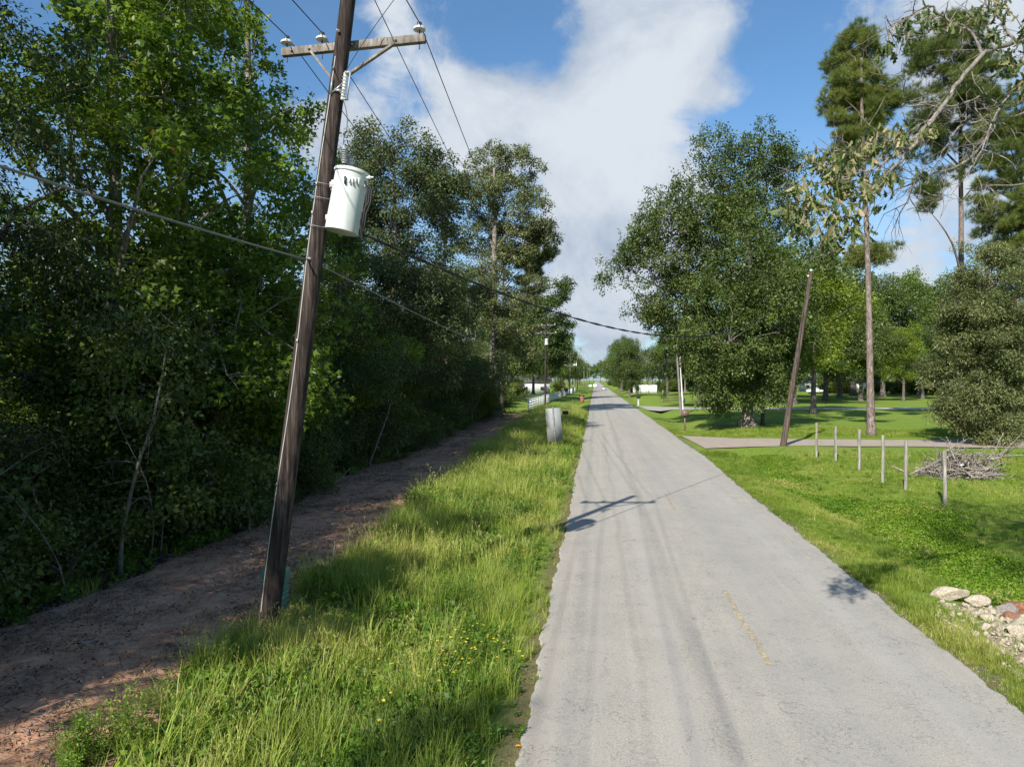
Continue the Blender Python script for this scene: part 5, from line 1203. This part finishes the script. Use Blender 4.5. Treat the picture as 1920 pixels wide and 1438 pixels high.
# ------------------------------------------------------------------ grasses, weeds and litter (scattered, nobody could count them)
def blades(name, seed, n_, h, w, spread, bend, mat, segs=3, vlo=0, vhi=1, head=False):
    rng = np.random.default_rng(seed); V = []; F = []; vv = []
    for i in range(n_):
        a = rng.uniform(0, 6.28); r = spread*rng.uniform(0, 1)**.7; bx, by = math.cos(a)*r, math.sin(a)*r
        a2 = a+rng.normal()*.9; L_ = h*rng.uniform(.5, 1.1); bd = bend*rng.uniform(.3, 1.4); ww = w*rng.uniform(.6, 1.3); b0 = len(V); vi = rng.uniform(vlo, vhi)
        for j in range(segs+1):
            t = j/segs; hz = L_*bd*t*t; z = L_*(t-.35*bd*t*t); cx, cy = bx+math.cos(a2)*hz, by+math.sin(a2)*hz
            hw = ww*(1-t**1.6)*.5
            if j < segs:
                V += [(cx-math.sin(a2)*hw, cy+math.cos(a2)*hw, z), (cx+math.sin(a2)*hw, cy-math.cos(a2)*hw, z)]; vv += [vi, vi]
            else: V.append((cx, cy, z)); vv.append(min(1, vi+.1))
        F += [(b0+2*j, b0+2*j+1, b0+2*j+3, b0+2*j+2) for j in range(segs-1)]; F.append((b0+2*segs-2, b0+2*segs-1, b0+2*segs))
        if head:
            for q in range(7):
                t = .72+.04*q; hz = L_*bd*t*t; z = L_*(t-.35*bd*t*t); c0 = np.array((bx+math.cos(a2)*hz, by+math.sin(a2)*hz, z)); d_ = rng.normal(size=3)*.5; d_[2] = abs(d_[2])+.2; b1 = len(V)
                V += [tuple(c0), tuple(c0+d_*.05+np.array((.004, 0, 0))), tuple(c0+d_*.05-np.array((.004, 0, 0)))]; F.append((b1, b1+1, b1+2)); vv += [.95]*3
    q4 = [f for f in F if len(f) == 4]; q3 = [f for f in F if len(f) == 3]
    me = mesh(name, V, [np.array(q4), np.array(q3)] if q4 else np.array(q3), False, vv); me.materials.append(M[mat]); return me
def herb(name, seed, h, n_leaf, leaf, spread, mat, tpl=TPL_OAK, stems=5, flower=0):
    rng = np.random.default_rng(seed); pp = []; ax = []
    mb = MB()
    for s_ in range(stems):
        a = rng.uniform(0, 6.28); top = np.array((math.cos(a)*spread*rng.uniform(.3, 1), math.sin(a)*spread*rng.uniform(.3, 1), h*rng.uniform(.7, 1.1)))
        mb.tube([(0, 0, 0), tuple(top*.5+np.array((0, 0, .05*h))), tuple(top)], [.004, .003, .002], 3, caps=False)
        for k in range(n_leaf//stems):
            t = rng.uniform(.15, 1); c = top*t; d_ = rng.normal(size=3); d_[2] = d_[2]*.5+.25; pp.append(c+d_*.01); ax.append(d_)
    pp = np.array(pp); ax = np.array(ax); N = len(pp)
    V, F, vv = place(rng, pp, ax, rng.normal(size=(N, 3))*.5+np.array([0, 0, 1]), leaf*rng.uniform(.6, 1.2, N), tpl, rng.uniform(0, .9, N))
    Vs = np.concatenate(mb.v); allF = [F]+[np.array(f)+len(V) for f in mb.f.values()]
    me = mesh(name, np.concatenate([V, Vs]), allF, False, np.concatenate([vv, np.full(len(Vs), .5)])); me.materials.append(M[mat])
    if flower:
        N2 = flower*5; c = np.repeat(np.stack([rng.uniform(-spread, spread, flower), rng.uniform(-spread, spread, flower), h*rng.uniform(.85, 1.15, flower)], 1), 5, 0)
        an = np.tile(np.arange(5)*1.2566, flower); ax = np.stack([np.cos(an), np.sin(an), np.full(N2, .25)], 1)
        V2, F2, _ = place(rng, c, ax, np.tile([0, 0, 1.], (N2, 1)), np.full(N2, .021), (np.array([(0,0,0), (.5,.6,0), (0,1,0), (-.5,.6,0)]), [(0,1,2,3)]), np.zeros(N2))
        n0 = len(V)+len(Vs)
        me2 = mesh(name, np.concatenate([V, Vs, V2]), allF+[F2+n0], False, np.concatenate([vv, np.full(len(Vs)+len(V2), .5)])); me2.materials.append(M[mat]); me2.materials.append(M['petal'])
        nf = sum(len(f) for f in allF); mi = np.zeros(nf+len(F2), np.int32); mi[nf:] = 1; me2.polygons.foreach_set('material_index', mi); return me2
    return me
def scatter(name, label, pts, scl, protos, seed, idx=None, zs=None, up=False, tilt=.12):
    rng = np.random.default_rng(seed); N = len(pts)
    me = bpy.data.meshes.new(name); me.vertices.add(N); me.vertices.foreach_set('co', np.asarray(pts, np.float32).ravel())
    rot = np.stack([rng.normal(size=N)*tilt, rng.normal(size=N)*tilt, rng.uniform(0, 6.28, N)], 1).astype(np.float32)
    for nm, ty, dat in (('rot', 'FLOAT_VECTOR', rot), ('scl', 'FLOAT_VECTOR', np.stack([scl, scl, scl*(zs if zs is not None else 1)], 1).astype(np.float32))):
        a_ = me.attributes.new(nm, ty, 'POINT'); a_.data.foreach_set('vector', dat.ravel())
    a_ = me.attributes.new('tint', 'FLOAT', 'POINT')
    tn = np.clip(.5+.5*fbm(np.asarray(pts)[:, 0], np.asarray(pts)[:, 1], seed, 4, .9)*1.5+rng.normal(size=N)*.15, 0, 1); a_.data.foreach_set('value', tn.astype(np.float32))
    a_ = me.attributes.new('idx', 'INT', 'POINT'); a_.data.foreach_set('value', (rng.integers(0, len(protos), N) if idx is None else idx).astype(np.int32))
    me.update()
    col = bpy.data.collections.new(name+'_kinds')
    for i, p_ in enumerate(protos):
        col.objects.link(bpy.data.objects.new('%s_kind_%02d' % (name, i), p_))
    ng = bpy.data.node_groups.new(name, 'GeometryNodeTree'); ng.interface.new_socket('Geometry', in_out='INPUT', socket_type='NodeSocketGeometry'); ng.interface.new_socket('Geometry', in_out='OUTPUT', socket_type='NodeSocketGeometry')
    N_, L_ = ng.nodes, ng.links
    gi, go_ = N_.new('NodeGroupInput'), N_.new('NodeGroupOutput')
    ci = N_.new('GeometryNodeCollectionInfo'); ci.inputs[0].default_value = col; ci.inputs[1].default_value = True; ci.inputs[2].default_value = True
    ip = N_.new('GeometryNodeInstanceOnPoints'); ip.inputs['Pick Instance'].default_value = True
    def attr(nm, ty):
        a_ = N_.new('GeometryNodeInputNamedAttribute'); a_.data_type = ty; a_.inputs[0].default_value = nm; return a_.outputs[0]
    mp_ = N_.new('GeometryNodeMeshToPoints'); L_.new(gi.outputs[0], mp_.inputs[0]); L_.new(mp_.outputs[0], ip.inputs['Points'])
    L_.new(ci.outputs[0], ip.inputs['Instance']); L_.new(attr('idx', 'INT'), ip.inputs['Instance Index'])
    e2r = N_.new('FunctionNodeEulerToRotation'); L_.new(attr('rot', 'FLOAT_VECTOR'), e2r.inputs[0]); L_.new(e2r.outputs[0], ip.inputs['Rotation'])
    L_.new(attr('scl', 'FLOAT_VECTOR'), ip.inputs['Scale']); L_.new(ip.outputs[0], go_.inputs[0])
    o = link(name, me); md = o.modifiers.new('scatter', 'NODES'); md.node_group = ng
    return tag(o, label, kind='stuff')
def rnd_pts(rng, n_, x0, x1, y0, y1, pw=1.0):
    """more of them near the viewer: y is drawn from a power law"""
    u = rng.uniform(0, 1, n_)**pw; y = y0+(y1-y0)*u; x = rng.uniform(x0, x1, n_); return x, y
tg = [blades('tall_tuft%d' % i, 400+i, 22, h, .011, .10, b_, 'grass', 3, lo, hi) for i, (h, b_, lo, hi) in enumerate(((.42, .5, .15, .7), (.55, .7, .3, .85), (.34, .6, 0, .5), (.60, .4, .5, 1.0)))]
th = [blades('seed_tuft%d' % i, 420+i, 9, .75, .006, .08, .5, 'grass', 3, .6, 1.0, True) for i in range(2)]
sg = [blades('short_tuft%d' % i, 440+i, 26, h, .008, .13, b_, 'grass', 2, lo, hi) for i, (h, b_, lo, hi) in enumerate(((.10, .7, 0, .6), (.15, .6, .1, .7), (.08, .9, .3, .9), (.20, .5, .1, .6)))]
hb = [herb('broad_herb', 460, .30, 60, .07, .18, 'weed'), herb('feathery_herb', 461, .62, 260, .05, .20, 'weed', TPL_LONG, 9), herb('low_herb', 462, .16, 50, .055, .16, 'weed')]
fl = [herb('flower_herb', 463, .42, 60, .04, .22, 'weed', TPL_LONG, 6, 2)]
cv_ = [herb('creeper%d' % i, 470+i, .09, 46, .045, .17, 'clover', TPL_OAK, 6) for i in range(3)]
rng = np.random.default_rng(50)
def dens_keep(rng, y, near, fall): return rng.uniform(0, 1, len(y)) < 1/(1+np.maximum(0, y-near)/fall)
# left verge, tall and lush
x, y = rnd_pts(rng, 26000, -6.9, -.78, 3.0, 84, 1.9)
pr_ = pathR(y)+.35*fbm(x, y, 77, 4, 1.5)
k = (x > pr_-.25) & (x < edgeL(y)+.02); x, y = x[k], y[k]
edge_d = np.minimum(edgeL(y)-x, 1.6)/1.6
big_ = fbm(x, y, 78, 4, .8)
s_ = np.clip(.45+.75*edge_d+.35*big_, .3, 1.35)*(1+np.clip((y-14)/60, 0, .8))
idx = rng.integers(0, 4, len(x)); idx = np.where(rng.uniform(0, 1, len(x)) < .09, 4+rng.integers(0, 2, len(x)), idx)
thin = (x > edgeL(y)-.45+.35*fbm(x, y, 91, 4, 2.0)) & (rng.uniform(0, 1, len(x)) < .72); s_ = np.where(thin, .01, s_)
herby = (fbm(x, y, 79, 4, 1.0) > .02) & (rng.uniform(0, 1, len(x)) < .5); idx = np.where(herby, 6, idx)
near_pole = np.hypot(x+5.3, y-11.0) < 1.3; s_ = np.where(near_pole, s_*.6, s_)
lowh = (fbm(x, y, 80, 4, 1.3) > .0) & (rng.uniform(0, 1, len(x)) < .5); idx = np.where(lowh & ~herby, 8, idx)
scatter('verge_grass', 'tall sunlit grass and weeds on the left verge', np.stack([x, y, gz(x, y)-.02], 1), s_*rng.uniform(.7, 1.25, len(x)), tg+th+hb, 51, idx)
# single feathery clumps and the yellow flowers
c_ = [(G(850, 1140), 1.3), (G(838, 1110), 1.0), (G(215, 1425), 1.1), (G(185, 1438), 1.1), (G(905, 1030), .8), (G(640, 1080), .8), (G(560, 1250), .8), (G(1010, 870), 1.1), (G(1055, 810), 1.5), (G(1070, 830), 1.1), (G(1000, 830), 1.2), (G(985, 800), 1.5), (G(300, 1330), .8), (G(450, 1255), .8)]
pp_ = []; sc_ = []
for c, s1 in c_:
    for q in range(9): xx, yy_ = c.x+rng.normal()*.16*s1, c.y+rng.normal()*.18*s1; pp_.append((xx, yy_, gzf(xx, yy_)-.02)); sc_.append(s1*rng.uniform(.6, 1.1))
scatter('feathery_weeds', 'bright feathery weed clumps standing in the verge grass', pp_, np.array(sc_), [hb[1]], 52)
pp_ = []
for px, py, n_ in ((870, 1215, 9), (850, 1260, 8), (900, 1240, 6), (790, 1270, 5), (735, 1230, 5), (820, 1300, 5), (930, 1270, 4), (750, 1340, 4)):
    for q in range(n_): c = G(px+rng.normal()*18, py+rng.normal()*14); pp_.append((c.x, c.y, gzf(c.x, c.y)))
scatter('yellow_flowers', 'yellow wildflowers in the bright grass of the left verge', pp_, rng.uniform(.8, 1.15, len(pp_)), fl, 53)
# sparse weeds and grass at the foot of the wood and on the dirt
x, y = rnd_pts(rng, 2600, -13.5, -9.3, 5, 70, 1.5)
k = x < pathL(y)+.5*rng.uniform(0, 1, len(x)); x, y = x[k], y[k]
scatter('forest_floor_weeds', 'dark weeds and seedlings at the foot of the wood', np.stack([x, y, gz(x, y)], 1), rng.uniform(.5, 1.5, len(x)), [hb[0], hb[2], tg[0]], 54)
# right shoulder and lawn
x, y = rnd_pts(rng, 30000, 5.2, 8.0, 6.5, 60, 1.8)
k = (x > edgeR(y)+.02) & ~((y > 40.8) & (y < 50.5)); x, y = x[k], y[k]
gr = (x > 6.25+.3*np.sin(y*2.1)) & (y < 14.5) & (rng.uniform(0, 1, len(x)) < .95); x, y = x[~gr], y[~gr]
clump = np.clip(.7+.6*fbm(x, y, 81, 4, 1.6), .35, 1.5)*np.where((y < 16) & (x > 5.6), 1.25, 1)
keep = rng.uniform(0, 1, len(x)) < np.where(x < edgeR(y)+.25, .35, 1); x, y, clump = x[keep], y[keep], clump[keep]
scatter('shoulder_grass', 'short grass on the right road shoulder', np.stack([x, y, gz(x, y)-.01], 1), clump*rng.uniform(.8, 1.25, len(x))*(1+np.clip((y-20)/60, 0, .5)), sg, 55)
x, y = rnd_pts(rng, 46000, 8, 34, 13.5, 60, 1.25)
k = (x < .80*y+4) & ~((y > 40.0) & (y < 49) ); x, y = x[k], y[k]
# keep the near driveway clear (it runs at a constant distance from the viewer)
dep = -x*math.sin(YAW)*-1*0+(y*math.cos(YAW)-x*math.sin(YAW)*1.0)
k = ~((dep > 40.2) & (dep < 49)); x, y = x[k], y[k]
scatter('lawn_grass', 'mown lawn grass on the right', np.stack([x, y, gz(x, y)-.02], 1), rng.uniform(.7, 1.2, len(x))*(1+np.clip((y-20)/50, 0, .6)), sg[:3], 56)
x, y = rnd_pts(rng, 26000, 7.0, 11.8, 14.6, 40, 1.3)
ln = 7.4+.6*np.sin(y*.35)+.02*(y-15); wd = 2.9+.9*fbm(x, y, 83, 4, .5)-.03*(y-15)
ed_ = np.minimum(x-ln, ln+wd-x)+.5*fbm(x, y, 84, 5, 1.8); k = rng.uniform(0, 1, len(x)) < np.clip(ed_/.9, 0, 1)**1.3; x, y = x[k], y[k]
scatter('ditch_creeper', 'bright green leafy ground cover filling the right ditch', np.stack([x, y, gz(x, y)+.0], 1), rng.uniform(.8, 1.5, len(x)), cv_, 57)
x, y = rnd_pts(rng, 1500, 6, 30, 13, 58, 1.3); dep = y*math.cos(YAW)-x*math.sin(YAW); k = (x > edgeR(y)+.4) & ~((dep > 39) & (dep < 50)); x, y = x[k], y[k]
scatter('lawn_weeds', 'scattered broad-leaved weeds in the right lawn and ditch', np.stack([x, y, gz(x, y)-.01], 1), rng.uniform(.35, 1.0, len(x)), [hb[0], hb[2], th[0]], 62)
# rubble, twigs and clods
peb = [rock_mesh(500+i, 'rock', 1, (.9, .7, .6), 'pebble%d' % i) for i in range(3)]
x = rng.uniform(5.6, 13, 5200); y = rng.uniform(8.3, 15.0, 5200); k = apron_z(x[:, None], y[:, None])[:, 0] > gz(x, y); x, y = x[k], y[k]
scatter('gravel', 'loose limestone gravel at the ditch crossing', np.stack([x, y, gz(x, y)+.055], 1), rng.uniform(.012, .06, len(x))*rng.uniform(.5, 1.6, len(x)), peb, 58, tilt=1)
x, y = rnd_pts(rng, 900, edgeR(10.)+0.0, edgeR(10.)+.35, 7, 40, 1.5); x = x-5.28+edgeR(y)-.05
scatter('edge_gravel', 'small stones and grit along the right road edge', np.stack([x, y, gz(x, y)+.01], 1), rng.uniform(.006, .022, len(x)), peb, 59, tilt=1)
x, y = rnd_pts(rng, 1400, -1.05, -.72, 4, 40, 1.5)
scatter('edge_gravel', 'small stones and grit along the left road edge', np.stack([x, y, gz(x, y)+.025], 1), rng.uniform(.005, .018, len(x)), [rock_mesh(520+i, 'clay_rock', 1, (.9, .7, .6), 'grit%d' % i) for i in range(2)], 60, tilt=1)
dl = []
for i in range(4):
    r_ = np.random.default_rng(600+i); N = 26; V, F, vv = place(r_, r_.normal(size=(N, 3))*np.array([.16, .16, .012])+np.array([0, 0, .02]), r_.normal(size=(N, 3))*np.array([1, 1, .25]), r_.normal(size=(N, 3))*.5+np.array([0, 0, 1]), r_.uniform(.02, .06, N), TPL_OAK, r_.uniform(0, 1, N))
    me = mesh('litter_leaves%d' % i, V, F, False, vv); me.materials.append(M['litter'] if 'litter' in M else M.setdefault('litter', leafmat('dry litter', [(0, (.035,.022,.015)), (.6, (.13,.085,.055)), (1, (.30,.22,.15))], .1, .8, .3, .1, inst=True))); dl.append(me)
tw = []
for i in range(4):
    mb = MB(); r_ = random.Random(640+i)
    for q in range(7):
        a = Vector((r_.gauss(0, .12), r_.gauss(0, .12), .015)); d_ = Vector((r_.gauss(0, 1), r_.gauss(0, 1), r_.gauss(.05, .15))).normalized()*r_.uniform(.06, .25); mb.tube([a, a+d_*.5+Vector((0, 0, .01)), a+d_], [.005, .004, .002], 3, caps=False)
    me = mb.me('litter_twigs%d' % i); me.materials.append(M['stick_wood'] if i % 2 else M['bark_oak']); tw.append(me)
x, y = rnd_pts(rng, 15000, -12.3, -5.0, 2.8, 75, 1.8); k = (x > pathL(y)-.8) & (x < pathR(y)+.3); x, y = x[k], y[k]
k = rng.uniform(0, 1, len(x)) < np.clip(.45+1.2*fbm(x, y, 85, 4, 1.0)+.6*(np.abs(x-(pathL(y)+pathR(y))/2) > 1.1), .05, 1); x, y = x[k], y[k]
zz = path_z(x[:, None], y[:, None])[:, 0]; zz = np.maximum(zz, gz(x, y))
scatter('leaf_litter', 'twigs, dead leaves and clods strewn over the dirt strip', np.stack([x, y, zz], 1), rng.uniform(.5, 1.3, len(x)), dl+tw, 61, tilt=.15)
# fallen sticks along the foot of the wood
rg = random.Random(90)
for i, (px, py, L_, an, el, lab) in enumerate(((440, 985, 1.8, .3, .12, 'long fallen grey branch under the bushes left of the leaning pole'), (470, 1005, 1.2, 2.4, .9, 'thin bent dead sapling standing at the edge of the dirt strip'), (600, 930, 1.5, .7, .5, 'dead stick propped by the bushes right of the leaning pole'),
                                               (140, 1215, 1.0, .1, .05, 'short dark branch lying on the dirt at the lower left'), (215, 1225, 1.4, -.3, .03, 'crooked twiggy branch lying across the dirt strip'), (622, 1060, .5, 1.9, 1.1, 'short splintered stub sticking up at the grass edge'), (720, 905, .9, 1.0, .2, 'pale branch at the grass edge beyond the pole'))):
    g_ = G(px, py); mb = MB(); d_ = Vector((math.cos(an)*math.cos(el), math.sin(an)*math.cos(el), math.sin(el))); q = Vector((0, 0, 0)); pts = [q]
    for j in range(6): d_ = (d_+Vector((rg.gauss(0, .16), rg.gauss(0, .16), rg.gauss(0, .1)))).normalized(); q = q+d_*L_/6; pts.append(q)
    mb.tube(pts, [.028, .026, .022, .018, .014, .010, .005], 6)
    for j in (2, 3, 4): mb.tube([pts[j], pts[j]+(d_+Vector((rg.gauss(0, .8), rg.gauss(0, .8), rg.gauss(.2, .5)))).normalized()*L_*.25], [.009, .004], 4)
    o = link('fallen_branch', mb.me('fallen_branch', True), M['stick_wood']); o.location = (g_.x, g_.y, gzf(g_.x, g_.y)+.06); tag(o, lab, 'branch')
# one fallen yellow leaf on the asphalt
V, F = lm[0]; me = mesh('fallen_leaf', V, [np.array(f)[None] for f in F]); me.materials.append(M['orange_leaf'])
o = link('fallen_leaf', me); g_ = G(978, 1403); o.location = (g_.x, g_.y, road_z(g_.x, g_.y)+.012); o.scale = (.09, .09, .05); o.rotation_euler = (0, 0, 1.2); tag(o, 'yellow-orange leaf fallen on the left asphalt edge', 'leaf')
